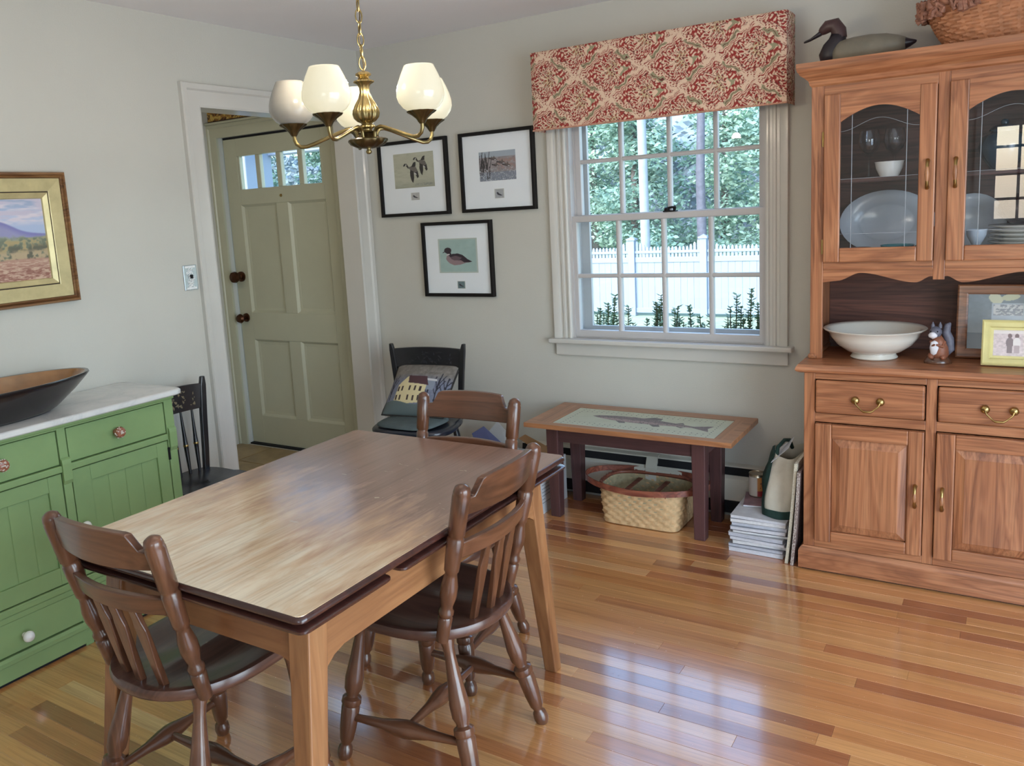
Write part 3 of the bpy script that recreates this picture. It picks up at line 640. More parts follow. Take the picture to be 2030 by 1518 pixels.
def make_chair():
    t = thing('dining_chair', 'x', 'chair', (0, 0, 0), 0, 'maple dining chairs')
    # seat: shield outline, saddled top
    n = 56; K = 9
    def out(a):
        c, s = math.cos(a), math.sin(a); p = 3.0 if s > 0 else 2.25
        r = (abs(c/.216)**p+abs(s/(.200 if s > 0 else .245))**p)**(-1/p)
        return r*c*(1.0+.03*max(0, s)), r*s
    O = [out(2*PI*j/n) for j in range(n)]
    def dish(x, y, k):
        e = math.exp(-((abs(x)-.095)/.075)**2)*math.exp(-((y+.055)/.13)**2)*.014+.006*math.exp(-(x/.2)**2-((y+.05)/.16)**2)
        return .448-e*(1-k**6)
    rings = []
    for k in (0.02, .15, .3, .45, .6, .72, .82, .90, .955): rings.append([(x*k, y*k, dish(x*k, y*k, k)) for x, y in O])
    for k, z in ((.985, .4455), (1.0, .438), (1.0, .428), (.985, .419), (.94, .4125), (.80, .410), (.02, .410)): rings.append([(x*k, y*k, z) for x, y in O])
    part('seat', G().loft(rings), SEATW('Y'), t, smooth=50, w=False)
    tops = {}
    for sx in (-1, 1):
        p0, p1 = (sx*.176, -.166, .425), (sx*.189, -.268, .862)
        part('back_post', G().turned(p0, p1, POSTP), MAPLE('Z'), t, smooth=45, w=False)
        for nm, a, b in (('leg', (sx*.128, -.145, .416), (sx*.190, -.252, 0)), ('leg', (sx*.150, .120, .416), (sx*.212, .178, 0))):
            part(nm, G().turned(a, b, LEGP), MAPLE('Z'), t, smooth=45, w=False)
        ra = Vector((sx*.128, -.145, .416)).lerp(Vector((sx*.190, -.252, 0)), .66); fa = Vector((sx*.150, .120, .416)).lerp(Vector((sx*.212, .178, 0)), .70)
        part('stretcher', G().turned(ra, fa, STRP, 14), MAPLE('Y'), t, smooth=45, w=False); tops[sx] = (ra+fa)/2
    part('stretcher', G().turned(tops[-1], tops[1], STRP, 14), MAPLE('X'), t, smooth=45, w=False)
    def yb(z): return -.166-.102*(z-.425)/.437
    def rail(nm, hw, zlo, zhi, bow, th):
        xs = samples(-hw, hw, 36); rings = []
        for x in xs:
            s = x/hw; b = bow*(1-s*s); lo, hi = zlo(s), zhi(s)
            rings.append([(x, yb(lo)-b-th/2, lo), (x, yb(lo)-b+th/2, lo), (x, yb(hi)-b+th/2, hi), (x, yb(hi)-b-th/2, hi)])
        part(nm, G().loft(rings), MAPLE('X'), t, bevel=.003, smooth=35, w=False)
    def crest_top(s):
        a = abs(s)
        if a > .845: return .822
        if a > .70: q = (.845-a)/.145; return .822+.043*(q*q*(3-2*q))
        return .865+.004*(1-(a/.70)**2)
    rail('crest_rail', .180, lambda s: .776-.010*(1-s*s)*.6, crest_top, .030, .020)
    rail('lower_rail', .178, lambda s: .656-.002*(1-s*s), lambda s: .700+.004*(1-s*s), .034, .019)
    for sx in (-1, 0, 1):
        bx, tx = sx*.068, sx*.066; b = .034*(1-(tx/.188)**2)
        p0 = Vector((bx, -.205+.012*abs(sx), .430)); p1 = Vector((tx, yb(.66)-b, .664)); rings = []
        for q, w_, th in ((0, .010, .009), (.3, .012, .009), (.62, .0185, .0065), (.74, .0200, .006), (.84, .0150, .007), (.94, .0135, .008), (1, .0125, .008)):
            c = p0.lerp(p1, q); rings.append([(c.x-w_, c.y-th, c.z), (c.x+w_, c.y-th, c.z), (c.x+w_, c.y+th, c.z), (c.x-w_, c.y+th, c.z)])
        part('slat', G().loft(rings), MAPLE('Z'), t, bevel=.003, w=False)
    return t
ch = make_chair()
CHAIRS = [((1.447, -2.532), .02, 'maple dining chair at the worn end of the table beside the green cabinet'),
          ((1.812, -2.055), PI/2+.02, 'maple dining chair pushed under the long side of the table facing the cabinet'),
          ((1.572, -1.672), PI+.05, 'maple dining chair at the far end of the table by the black chair')]
for k, ((x, y), rz, lab) in enumerate(CHAIRS):
    if k == 0: ch.location = (x, y, 0); ch.rotation_euler = (0, 0, rz); ch['label'] = lab
    else: copy_tree(ch, (x, y, 0), rz, lab)

# ------------------------------------------------------------------ green cabinet with marble top
CX, CY0, CY1 = .345, -2.700, -1.745
ccy = (CY0+CY1)/2
CB = thing('sideboard', 'green painted sideboard with a white marble top against the pale wall', 'cabinet', (CX/2, ccy, 0))
part('body', G().box(.012, CX-.016, CY0+.01, CY1-.01, .0, .848), M_GREEN, CB)
def mable():
    t = NT('white_marble'); v = t.coords((1, 1, 1)); n = t.noise(v, 3.0, 6, .65, 1.6); a = t.math('ABSOLUTE', t.math('SUBTRACT', n, .5))
    col = t.ramp(a, [(0, S(204, 205, 204)), (.03, S(212, 212, 210)), (.14, S(218, 217, 214))]); return t.bsdf(col, .25, coat=.2)
part('marble_top', slab(.002, .402, CY0-.045, CY1-.012+.035, .035, ((.004, .855), (0, .859), (0, .872), (.004, .877), (.012, .8785))), mable(), CB, smooth=40)
part('top_frieze', G().box(.01, CX+.012, CY0+.0, CY1+.004, .834, .856), M_GREEN, CB, bevel=.005)
def cfront(nm, y0, y1, z0, z1, d=0.0, parent=CB, th=.016, **kw): return part(nm, G().box(CX-.018, CX+d, y0, y1, z0, z1), M_GREEN, parent, **kw)
ym = -2.2225
for y0, y1 in ((CY0, CY0+.036), (ym-.016, ym+.016), (CY1-.040, CY1)): cfront('stile', y0, y1, .0, .836, .002, bevel=.002)
for y0, y1 in ((CY0+.036, ym-.016), (ym+.016, CY1-.040)):
    cfront('rail', y0, y1, .672, .697, .008, bevel=.004); cfront('rail', y0, y1, .828, .836, .001); cfront('rail', y0, y1, .236, .262, .006, bevel=.004)
for yk in (ym, CY1-.020): part('corbel', G().loft([[(CX+.002, yk-.017, z), (CX+d, yk-.017, z), (CX+d, yk+.017, z), (CX+.002, yk+.017, z)] for d, z in ((.004, .625), (.012, .640), (.014, .700), (.012, .716), (.004, .722))]), M_GREEN, CB, bevel=.002)
def gems(t, c, m1, m2):
    o = part('knob', G().lathe([(0, 0), (.010, 0), (.009, .008), (.008, .014), (.019, .020), (.022, .030), (.018, .040), (0, .045)], 18, Matrix.Translation(c) @ Matrix.Rotation(PI/2, 4, 'Y')), m1, t, smooth=40)
    rd2 = random.Random(int(c[1]*1000)); g = G()
    for k in range(26):
        a, e = rd2.uniform(0, 6.28), rd2.uniform(.05, 1.35); p = Vector((c[0]+.026+.019*math.cos(e), c[1]+.022*math.sin(e)*math.cos(a), c[2]+.022*math.sin(e)*math.sin(a)))
        g.lathe([(0, -.003), (.0032, 0), (0, .003)], 6, Matrix.Translation(p))
    part('beads', g, m2, o, kind='stuff')
M_COPPER = paint('mosaic_red', S(150, 92, 70), .3, .3, 120); M_SILV = paint('mosaic_white', S(222, 214, 206), .2, .1, 60)
def knob(t, c): part('knob', G().lathe([(0, 0), (.009, 0), (.008, .010), (.012, .016), (.0185, .024), (.0200, .032), (.015, .041), (0, .045)], 18, Matrix.Translation(c) @ Matrix.Rotation(PI/2, 4, 'Y')), M_PORC, t, smooth=50)
for (y0, y1), yc in (((CY0+.040, ym-.020), -2.453), ((ym+.020, CY1-.044), -2.010)):
    d = cfront('drawer', y0, y1, .701, .825, .001, bevel=.003); gems(d, (CX, yc, .764), M_COPPER, M_SILV)
for (y0, y1), kx in (((CY0+.040, ym-.020), None), ((ym+.020, CY1-.044), ym+.031)):
    dr = part('door', G().box(CX-.018, CX-.008, y0, y1, .266, .668), M_GREEN, CB)
    for a, b in ((y0, y0+.072), (y1-.052, y1)): part('stile', G().box(CX-.012, CX+.001, a, b, .266, .668), M_GREEN, dr, bevel=.002)
    for a, b in ((.266, .330), (.612, .668)): part('rail', G().box(CX-.012, CX+.001, y0+.072, y1-.052, a, b), M_GREEN, dr, bevel=.002)
    nb = 4; wv = (y1-.052-y0-.072)/nb
    for k in range(nb): part('board', G().box(CX-.012, CX-.006, y0+.072+wv*k+.0008, y0+.072+wv*(k+1)-.0008, .330, .612), M_GREEN, dr, bevel=.0022)
    if kx: knob(dr, (CX, kx, .456))
    else: knob(dr, (CX, ym-.031, .456))
    part('hinge', G().tube([(CX+.003, (y1+.002 if kx else y0-.002), z) for z in (.590, .640)], .005, 8), M_IRON, dr, smooth=50)
for (y0, y1), yc in (((CY0+.040, CY1-.044), -2.453),):
    d = cfront('long_drawer', y0, y1, .100, .214, .001, bevel=.003); knob(d, (CX, yc, .150)); knob(d, (CX, -1.99, .150))
cfront('rail', CY0+.036, CY1-.040, .214, .236, .003, bevel=.003)
part('base_molding', G().loft([[(CX-.015, y, .012), (CX+.004, y, .012), (CX+.004, y, .066), (CX+.010, y, .070), (CX+.010, y, .084), (CX+.003, y, .094), (CX-.015, y, .094)] for y in (CY0-.002, CY1+.002)]), M_GREEN, CB)
part('toe_gap', G().box(.02, CX-.004, CY0+.02, CY1-.02, .0, .013), M_BLACKGAP, CB)
part('side_panel', G().box(.012, CX-.01, CY1-.010, CY1+.000, .0, .836), M_GREEN, CB, bevel=.003)
# dark glazed bowl on the sideboard (long oval)
B = G(); rings = []
def oval(rx, ry, z): return [(.205+rx*math.cos(2*PI*j/40), -2.395+ry*math.sin(2*PI*j/40), z) for j in range(40)]
for a, b, z in ((.02, .04, .880), (.095, .215, .8795), (.112, .25, .892), (.150, .325, .945), (.172, .372, .985), (.180, .385, .998), (.178, .383, 1.004), (.168, .372, 1.003), (.158, .352, .985), (.135, .30, .935), (.10, .22, .905), (.02, .04, .900)): rings.append(oval(a, b, z))
BW = thing('serving_bowl', 'long black glazed stoneware bowl on the marble topped sideboard', 'bowl', (.205, -2.395, .8785))
part('body', G().loft(rings[:8], False).add(rings[0], [tuple(range(39, -1, -1))]), paint('black_glaze', S(20, 18, 21), .25, .2, 8, coat=.5), BW, smooth=60)
part('interior', G().loft(rings[7:], False).add(rings[-1], [tuple(range(40))]), paint('brown_glaze', S(150, 110, 72), .2, .2, 10, coat=.6), BW, smooth=60)

# ------------------------------------------------------------------ oak hutch
HX0, HX1, HC = 2.509, 3.395, 2.952
LY, UY = -.450, -.330      # front planes of base and upper
HU = thing('china_hutch', 'golden oak china hutch with glazed upper doors standing against the window wall', 'hutch', (HC, -.22, 0))
def hb(nm, x0, x1, y0, y1, z0, z1, ax='X', m=None, parent=None, bevel=.002, **kw): return part(nm, G().box(x0, x1, y0, y1, z0, z1), m or OAK(ax), parent or HU, bevel=bevel, **kw)
hb('base_side', HX0, HX0+.02, LY+.02, -.03, .0, .812, 'Z'); hb('base_side', HX1-.02, HX1, LY+.02, -.03, .0, .812, 'Z')
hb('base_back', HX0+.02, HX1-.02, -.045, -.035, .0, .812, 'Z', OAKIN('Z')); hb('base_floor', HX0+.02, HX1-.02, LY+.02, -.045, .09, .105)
def pl(x0, x1, y): return [(x0, -.03), (x0, y), (x1, y), (x1, -.03)]
part('plinth', G().mold([(HX0, -.10), (HX0, LY), (HX1, LY), (HX1, -.10)], [(0, .007), (-.016, .007), (-.016, .076), (-.012, .088), (-.002, .098), (0, .098)], lambda u, v, h: (u, v, h)), OAK('X'), HU, smooth=30)
part('base_gap_shade', G().box(HX0-.004, HX1+.004, LY-.006, -.06, 0, .012), M_BLACKGAP, HU)  # black strip set in for the shade under the plinth
# face frame of the base
for x0, x1 in ((HX0, 2.5495), (2.932, 2.967), (HX1-.04, HX1)): hb('stile', x0, x1, LY, LY+.02, .098, .812, 'Z')
for z0, z1 in ((.786, .812), (.616, .652), (.098, .128)):
    for a, b in ((2.5495, 2.932), (2.967, HX1-.04)): hb('rail', a, b, LY, LY+.02, z0, z1)
part('countertop', G().mold([(HX0, -.035), (HX0, LY), (HX1, LY), (HX1, -.035)], [(.05, .812), (-.014, .812), (-.026, .818), (-.030, .826), (-.026, .836), (-.020, .845), (.05, .845)], lambda u, v, h: (u, v, h)).box(HX0+.04, HX1-.04, LY+.04, -.03, .813, .8445), OAK('X'), HU, smooth=30)
def bail(p, xa, xb, y, z):
    g = G()
    for x in (xa, xb): part('pull_post', G().lathe([(0, 0), (.012, 0), (.015, .004), (.015, .010), (.010, .016), (0, .018)], 14, Matrix.Translation((x, y, z)) @ Matrix.Rotation(PI/2, 4, 'X')), M_BRASS, p, smooth=50)
    m = (xa+xb)/2; pts = [(xa, y-.016, z-.003), (xa+.004, y-.020, z-.014), (xa+.016, y-.021, z-.026), (xa+.024, y-.022, z-.034), (m-.012, y-.023, z-.038), (m+.012, y-.023, z-.038), (xb-.024, y-.022, z-.034), (xb-.016, y-.021, z-.026), (xb-.004, y-.020, z-.014), (xb, y-.016, z-.003)]
    part('bail', G().tube(pts, [.003, .003, .0026, .003, .0045, .0045, .003, .0026, .003, .003], 8), M_BRASS, p, smooth=60)
def updown(p, x, y, z0, z1, low=False):
    m = (z0+z1)/2; part('pull', G().tube([(x, y, z1), (x, y-.010, z1+.002), (x, y-.020, z1-.012), (x, y-.024, z1-.026)], [.008, .007, .006, .0055], 10).tube([(x, y, z0), (x, y-.010, z0-.002), (x, y-.020, z0+.012), (x, y-.024, z0+.026)], [.008, .007, .006, .0055], 10), M_BRASS, p, smooth=60)
    part('grip', G().turned((x, y-.024, z0+.022), (x, y-.024, z1-.022), [(0, .005), (.15, .0065), (.5, .0085), (.85, .0065), (1, .005)], 12), CHER('Z'), p, smooth=60)
for x0, x1, xa, xb in ((2.553, 2.929, 2.697, 2.783), (2.971, 3.351, 3.117, 3.203)):
    d = hb('drawer', x0, x1, LY-.014, LY+.004, .655, .785, 'X', bevel=.007, seg=3); bail(d, xa, xb, LY-.014, .716)
for k, (x0, x1, px) in enumerate(((2.553, 2.930, 2.906), (2.970, 3.351, 2.994))):
    d = hb('door', x0, x1, LY-.002, LY+.006, .130, .612, 'Z', bevel=0)
    for a, b in ((x0, x0+.060), (x1-.052, x1)): hb('door_stile', a, b, LY-.018, LY-.002, .130, .612, 'Z', parent=d, bevel=.004)
    for a, b in ((.130, .176), (.556, .612)): hb('door_rail', x0+.060, x1-.052, LY-.018, LY-.002, a, b, 'X', parent=d, bevel=.004)
    a, b, c, e = x0+.060, x1-.052, .176, .556
    part('raised_panel', G().loft([[(a+i, y, c+i), (b-i, y, c+i), (b-i, y, e-i), (a+i, y, e-i)] for i, y in ((0, LY-.002), (.002, LY-.006), (.030, LY-.015), (.032, LY-.0165))]), OAK('Z'), d)
    updown(d, px, LY-.018, .328, .404, True)
# upper case
hb('upper_side', HX0-.003, HX0+.017, UY+.018, -.02, .845, 1.93, 'Z'); hb('upper_side', HX1-.017, HX1+.003, UY+.018, -.02, .845, 1.93, 'Z')
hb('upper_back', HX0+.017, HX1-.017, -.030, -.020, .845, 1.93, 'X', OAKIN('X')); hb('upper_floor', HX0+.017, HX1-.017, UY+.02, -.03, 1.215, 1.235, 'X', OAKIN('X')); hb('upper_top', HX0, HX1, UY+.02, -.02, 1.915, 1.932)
for x in (HX0-.010, HX1-.016): part('foot', G().box(x, x+.034, UY-.012, -.03, .845, .864), OAK('Y'), HU, bevel=.007, seg=3)
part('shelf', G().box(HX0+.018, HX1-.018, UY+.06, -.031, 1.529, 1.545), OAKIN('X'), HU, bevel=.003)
for x0, x1 in ((HX0-.003, 2.552), (2.932, 2.970), (HX1-.043, HX1+.003)): hb('upper_stile', x0, x1, UY, UY+.018, .845 if x0 != 2.932 else 1.16, 1.905, 'Z')
hb('upper_rail', 2.552, 2.932, UY, UY+.018, 1.858, 1.905); hb('upper_rail', 2.970, HX1-.043, UY, UY+.018, 1.858, 1.905)
hb('upper_rail', 2.552, 2.932, UY, UY+.018, 1.200, 1.232); hb('upper_rail', 2.970, HX1-.043, UY, UY+.018, 1.200, 1.232)
def scal(x):
    s = abs(x-HC)
    if s < .022: return 1.1665+.0075*(s/.022)**2
    if s < .075: q = (s-.022)/.053; return 1.174-.024*(q*q*(3-2*q))
    if s < .265: q = (s-.075)/.190; return 1.150+.037*(q*q*(3-2*q))
    if s < .345: q = (s-.265)/.080; return 1.187-.030*(q*q*(3-2*q))
    return 1.157-.007*min(1, (s-.345)/.055)
xs = samples(2.552, HX1-.043, 90); part('scalloped_valance', G().strip(xs, scal, lambda x: 1.200, UY+.001, UY+.017), OAK('X'), HU)
part('crown', G().mold([(HX0-.003, -.02), (HX0-.003, UY), (HX1+.003, UY), (HX1+.003, -.02)], [(0, 1.898), (-.006, 1.904), (-.010, 1.920), (-.022, 1.932), (-.036, 1.942), (-.040, 1.950), (-.044, 1.954), (-.048, 1.966), (-.048, 1.985), (.02, 1.985), (.02, 1.898)], lambda u, v, h: (u, v, h)), OAK('X'), HU, smooth=30)
hb('top_board', HX0+.005, HX1-.005, UY+.005, -.02, 1.945, 1.984, 'X')
M_HG = glass('hutch_glass', (.92, .94, .97, 1), 2.0); M_LEAD = paint('etched_line', S(150, 156, 166), .35, .05, 5)
for x0, x1, px, hx in ((2.555, 2.931, 2.907, 2.550), (2.971, 3.349, 2.995, 3.353)):
    cx = (x0+x1)/2; gx0, gx1 = x0+.058, x1-.054; gc = (gx0+gx1)/2; hw = (gx1-gx0)/2
    arc = lambda x: 1.757+.050*(1-min(1, abs(x-gc)/hw)**2.1)*(.94+.06*math.cos(PI*min(1, abs(x-gc)/hw)))
    d = part('door', G().box(x0, gx0, UY-.020, UY-.002, 1.230, 1.862), OAK('Z'), HU, bevel=.004)
    hb('door_stile', gx1, x1, UY-.020, UY-.002, 1.230, 1.862, 'Z', parent=d, bevel=.004)
    hb('door_rail', gx0, gx1, UY-.0195, UY-.0025, 1.230, 1.285, 'X', parent=d, bevel=.004)
    part('arched_rail', G().strip(samples(gx0, gx1, 40), arc, lambda x: 1.862, UY-.0195, UY-.0025), OAK('X'), d)
    part('glass', G().loft([[(x, UY-.013, 1.28), (x, UY-.010, 1.28), (x, UY-.010, arc(x)+.006), (x, UY-.013, arc(x)+.006)] for x in samples(gx0-.004, gx1+.004, 24)]), M_HG, d)
    g = G()
    for x in (gx0+.040, gx1-.040): g.box(x-.0011, x+.0011, UY-.0150, UY-.0128, 1.285, arc(x)+.002)
    for z in (1.338, 1.545): g.box(gx0, gx1, UY-.0148, UY-.0130, z-.0006, z+.0006)
    g.tube([(x, UY-.0140, 1.722+.040*(.5+.5*math.cos(PI*abs(x-gc)/hw))) for x in samples(gx0, gx1, 24)], .0007, 6)
    part('etched_lines', g, M_LEAD, d)
    updown(d, px, UY-.020, 1.497, 1.592)
    for z in (1.70, 1.29): part('hinge', G().tube([(hx, UY-.006, z-.028), (hx, UY-.006, z+.028)], .0045, 8), M_BRASS, d, smooth=50)
# things inside the hutch
M_CLEAR = glass('clear_stemware', (.93, .95, .97, 1), 2.6)
for k, (x, y, lab) in enumerate(((2.689, -.175, 'clear wine glass on the hutch shelf nearer the hinge side'), (2.778, -.165, 'clear wine glass on the hutch shelf above the small cream cup'))):
    solo('wine_glass', G().lathe([(.034, 0), (.033, .003), (.008, .008), (.0045, .020), (.0045, .075), (.010, .085), (.030, .105), (.039, .130), (.038, .155), (.032, .182), (.0305, .182), (.036, .155), (.037, .130), (.028, .107), (.002, .090)], 24, Matrix.Translation((x, y, 1.5455)), cap=False), M_CLEAR, lab, 'glass', 'wine glasses on the hutch shelf', smooth=60)
solo('sugar_cup', G().lathe([(.030, 0), (.034, .004), (.046, .030), (.050, .052), (.052, .056), (.049, .056), (.044, .030), (.02, .010), (.001, .009)], 24, Matrix.Translation((2.772, -.265, 1.5455)), cap=False), M_CREAM, 'small cream cup on the shelf in front of the wine glasses', 'cup', smooth=60)
def plate_prof(r, t=.003): return [(.001, 0), (r*.55, 0), (r*.60, .004), (r*.68, .012), (r, .022), (r+.001, .024), (r-.002, .025), (r*.68, .016), (r*.60, .008), (r*.55, .004), (.001, .004)]
mt = Matrix.Translation((2.744, -.055, 1.3655)) @ Matrix.Rotation(math.radians(80), 4, 'X') @ Matrix.Diagonal((1.28, .93, 1, 1))
M_DISH = paint('bluish_platter', S(206, 214, 222), .2, .03, 4, coat=.4)
solo('platter', G().lathe(plate_prof(.135), 40, mt, cap=False), M_DISH, 'large white oval platter standing up behind the first glazed door', 'platter', smooth=50)
solo('teal_bowl', G().lathe([(.022, 0), (.026, .004), (.050, .028), (.060, .048), (.058, .049), (.046, .028), (.02, .008), (.001, .007)], 24, Matrix.Translation((2.800, -.215, 1.2355)), cap=False), paint('teal_glaze', S(54, 140, 150), .2, .2, 20, coat=.5), 'small teal glazed bowl in front of the standing oval platter', 'bowl', smooth=60)
solo('red_bowl', G().lathe([(.020, 0), (.024, .004), (.040, .022), (.046, .040), (.044, .041), (.034, .020), (.001, .006)], 22, Matrix.Translation((2.665, -.215, 1.2355)), cap=False), paint('dark_red_glaze', S(96, 52, 56), .25, .2, 20, coat=.4), 'small dark red bowl in front of the standing oval platter', 'bowl', smooth=60)
t = thing('ginger_jar', 'round dark teal glazed jar with a lid on the hutch shelf', 'jar', (3.135, -.17, 1.5455))
part('body', G().lathe([(.035, 0), (.040, .006), (.072, .050), (.082, .085), (.070, .120), (.040, .135), (.040, .140), (.001, .140)], 28, Matrix.Translation((3.135, -.17, 1.5455))), paint('dark_teal', S(40, 66, 80), .18, .25, 10, coat=.6), t, smooth=60)
part('lid', G().lathe([(.048, .138), (.050, .142), (.036, .156), (.012, .162), (.014, .172), (.006, .180), (.001, .181)], 22, Matrix.Translation((3.135, -.17, 1.5455))), MATS['dark_teal'], t, smooth=60)
for k in range(7):
    solo('dinner_plate', G().lathe(plate_prof(.118), 32, Matrix.Translation((3.215+.002*math.sin(k*2), -.185, 1.2355+.0145*k)), cap=False), M_CREAM, 'white dinner plate, %s in the stack under the brown tureen' % ('lowest', 'second up', 'third up', 'in the middle', 'fifth up', 'sixth up', 'topmost')[k], 'plate', 'stacked dinner plates', smooth=50)
t = thing('dark_reflection', 'dark brown covered tureen on top of the stacked dinner plates', 'reflection', (3.215, -.185, 1.3475))  # dark lidded form added to stand in for a dark reflection
part('body', G().lathe([(.045, 0), (.05, .004), (.092, .035), (.098, .062), (.094, .066), (.001, .066)], 28, Matrix.Translation((3.215, -.185, 1.3475))), paint('reflection_brown', S(64, 46, 42), .25, .25, 12, coat=.5), t, smooth=60)
part('lid', G().lathe([(.096, .064), (.094, .072), (.060, .102), (.014, .116), (.016, .128), (.008, .136), (.001, .137)], 28, Matrix.Translation((3.215, -.185, 1.3475))), MATS['reflection_brown'], t, smooth=60)
solo('goblet', G().lathe([(.028, 0), (.026, .004), (.008, .012), (.007, .034), (.016, .046), (.032, .078), (.034, .100), (.032, .100), (.028, .078), (.001, .050)], 24, Matrix.Translation((3.062, -.235, 1.2355)), cap=False), M_DISH, 'pale footed goblet in front of the stacked dinner plates', 'goblet', smooth=60)
solo('standing_plate', G().lathe(plate_prof(.112), 32, Matrix.Translation((3.040, -.062, 1.3485)) @ Matrix.Rotation(math.radians(80), 4, 'X'), cap=False), M_DISH, 'pale round plate standing up at the back of the second glazed compartment', 'plate', smooth=50)
# on the hutch counter
t = thing('wash_basin', 'wide white ironstone footed basin on the hutch counter', 'basin', (2.730, -.250, .8455))
P0 = Matrix.Translation((2.730, -.250, .8455))
part('bowl', G().lathe([(.078, .020), (.10, .028), (.136, .055), (.158, .085), (.166, .105), (.182, .112), (.186, .117), (.182, .120), (.162, .112), (.150, .085), (.128, .056), (.09, .032), (.001, .028)], 48, P0, cap=False), M_CREAM, t, smooth=60)
part('foot', G().lathe([(.082, 0), (.086, .004), (.080, .012), (.076, .024), (.05, .026), (.06, .002)], 40, P0, cap=False), M_CREAM, t, smooth=60)
t = thing('squirrel_figurine', 'small painted squirrel figurine sitting on a wooden base beside the basin', 'figurine', (2.955, -.315, .8455))
M_SQB = paint('squirrel_brown', S(136, 84, 62), .5, .25, 60); M_SQG = paint('squirrel_grey', S(98, 98, 112), .5, .25, 60); M_SQW = paint('squirrel_white', S(222, 220, 226), .5, .05, 40)
sqx, sqy, sqz = 2.955, -.315, .8455
part('base', G().lathe([(.044, 0), (.046, .006), (.040, .014), (.034, .022), (.001, .024)], 24, Matrix.Translation((sqx, sqy, sqz)) @ Matrix.Diagonal((1, .8, 1, 1))), MAPLE('X'), t, smooth=50)
part('body', G().tube([(sqx+.006, sqy, sqz+.016), (sqx+.006, sqy, sqz+.034), (sqx+.006, sqy, sqz+.058), (sqx+.001, sqy-.004, sqz+.084), (sqx-.004, sqy-.006, sqz+.102)], [.024, .031, .028, .021, .015], 16), M_SQB, t, smooth=80)
part('belly', G().lathe([(.001, -.03), (.012, -.022), (.016, 0), (.012, .022), (.001, .028)], 14, Matrix.Translation((sqx-.010, sqy-.022, sqz+.060)) @ Matrix.Diagonal((1, .7, 1, 1))), M_SQW, t, smooth=80)
hd = part('head', G().lathe([(.001, -.022), (.014, -.016), (.021, -.002), (.020, .010), (.012, .020), (.001, .024)], 16, Matrix.Translation((sqx-.008, sqy-.008, sqz+.116)) @ Matrix.Rotation(math.radians(-20), 4, 'X')), M_SQG, t, smooth=80)
part('muzzle', G().lathe([(.001, -.013), (.014, -.006), (.016, .002), (.008, .012), (.001, .014)], 14, Matrix.Translation((sqx-.016, sqy-.022, sqz+.107))), M_SQW, hd, smooth=80)
for s in (-1, 1):
    part('ear', G().lathe([(.006, 0), (.0065, .010), (.001, .024)], 10, Matrix.Translation((sqx-.006+s*.012, sqy-.004, sqz+.132))), M_SQG, hd, smooth=60)
    part('eye', G().lathe([(.001, -.003), (.003, 0), (.001, .003)], 8, Matrix.Translation((sqx-.012+s*.011, sqy-.026, sqz+.122))), M_IRON, hd, smooth=60)
    part('arm', G().tube([(sqx+s*.020, sqy-.008, sqz+.082), (sqx+s*.016, sqy-.026, sqz+.066), (sqx-.006+s*.004, sqy-.034, sqz+.074)], [.008, .006, .004], 8), M_SQB, t, smooth=80)
    part('foot', G().tube([(sqx+s*.020, sqy-.004, sqz+.028), (sqx+s*.020, sqy-.024, sqz+.027), (sqx+s*.018, sqy-.038, sqz+.026)], [.013, .010, .006], 8), M_SQB, t, smooth=80)
part('tail', G().tube([(sqx+.024, sqy+.014, sqz+.026), (sqx+.040, sqy+.018, sqz+.050), (sqx+.034, sqy+.018, sqz+.088), (sqx+.024, sqy+.016, sqz+.116), (sqx+.030, sqy+.014, sqz+.142), (sqx+.038, sqy+.012, sqz+.150)], [.008, .014, .017, .015, .011, .004], 12), M_SQG, t, smooth=80)
def easel_frame(nm, label, x0, x1, h, wd, y, tilt, matf, img, th=.016, glassy=True, prof=None):
    t = thing(nm, label, 'photo frame', ((x0+x1)/2, y, .8455))
    ct, st = math.cos(tilt), math.sin(tilt)
    mp = lambda u, v, q: (u, y+v*st-q*ct, .8465+v*ct+q*st)
    part('frame', G().mold([(x0, 0), (x0, h), (x1, h), (x1, 0)], prof or [(0, 0), (0, th*.8), (-wd*.15, th), (-wd*.8, th*.75), (-wd, th*.5), (-wd, 0)], mp, True), matf, t, smooth=30)
    a, b, c, d = x0+wd, x1-wd, wd, h-wd
    def pm(u, v):
        U, V = a+(b-a)*u, c+(d-c)*v; q = .004; return U, y+V*st-q*ct, .8465+V*ct+q*st
    pgrid('photo', pm, 110, 90, img, printed('glossy_photo', .25, .6), t)
    part('easel_leg', G().loft([[mp(x0+.4*(x1-x0), h*.7, -.001), mp(x0+.6*(x1-x0), h*.7, -.001), ((x0+.4*(x1-x0)+.2*(x1-x0)), y+h*.7*st+.02, .8465), (x0+.4*(x1-x0), y+h*.7*st+.02, .8465)], [mp(x0+.4*(x1-x0), h*.7, -.004), mp(x0+.6*(x1-x0), h*.7, -.004), ((x0+.6*(x1-x0)), y+h*.7*st+.024, .8465), (x0+.4*(x1-x0), y+h*.7*st+.024, .8465)]]), M_IRON, t)
    return t
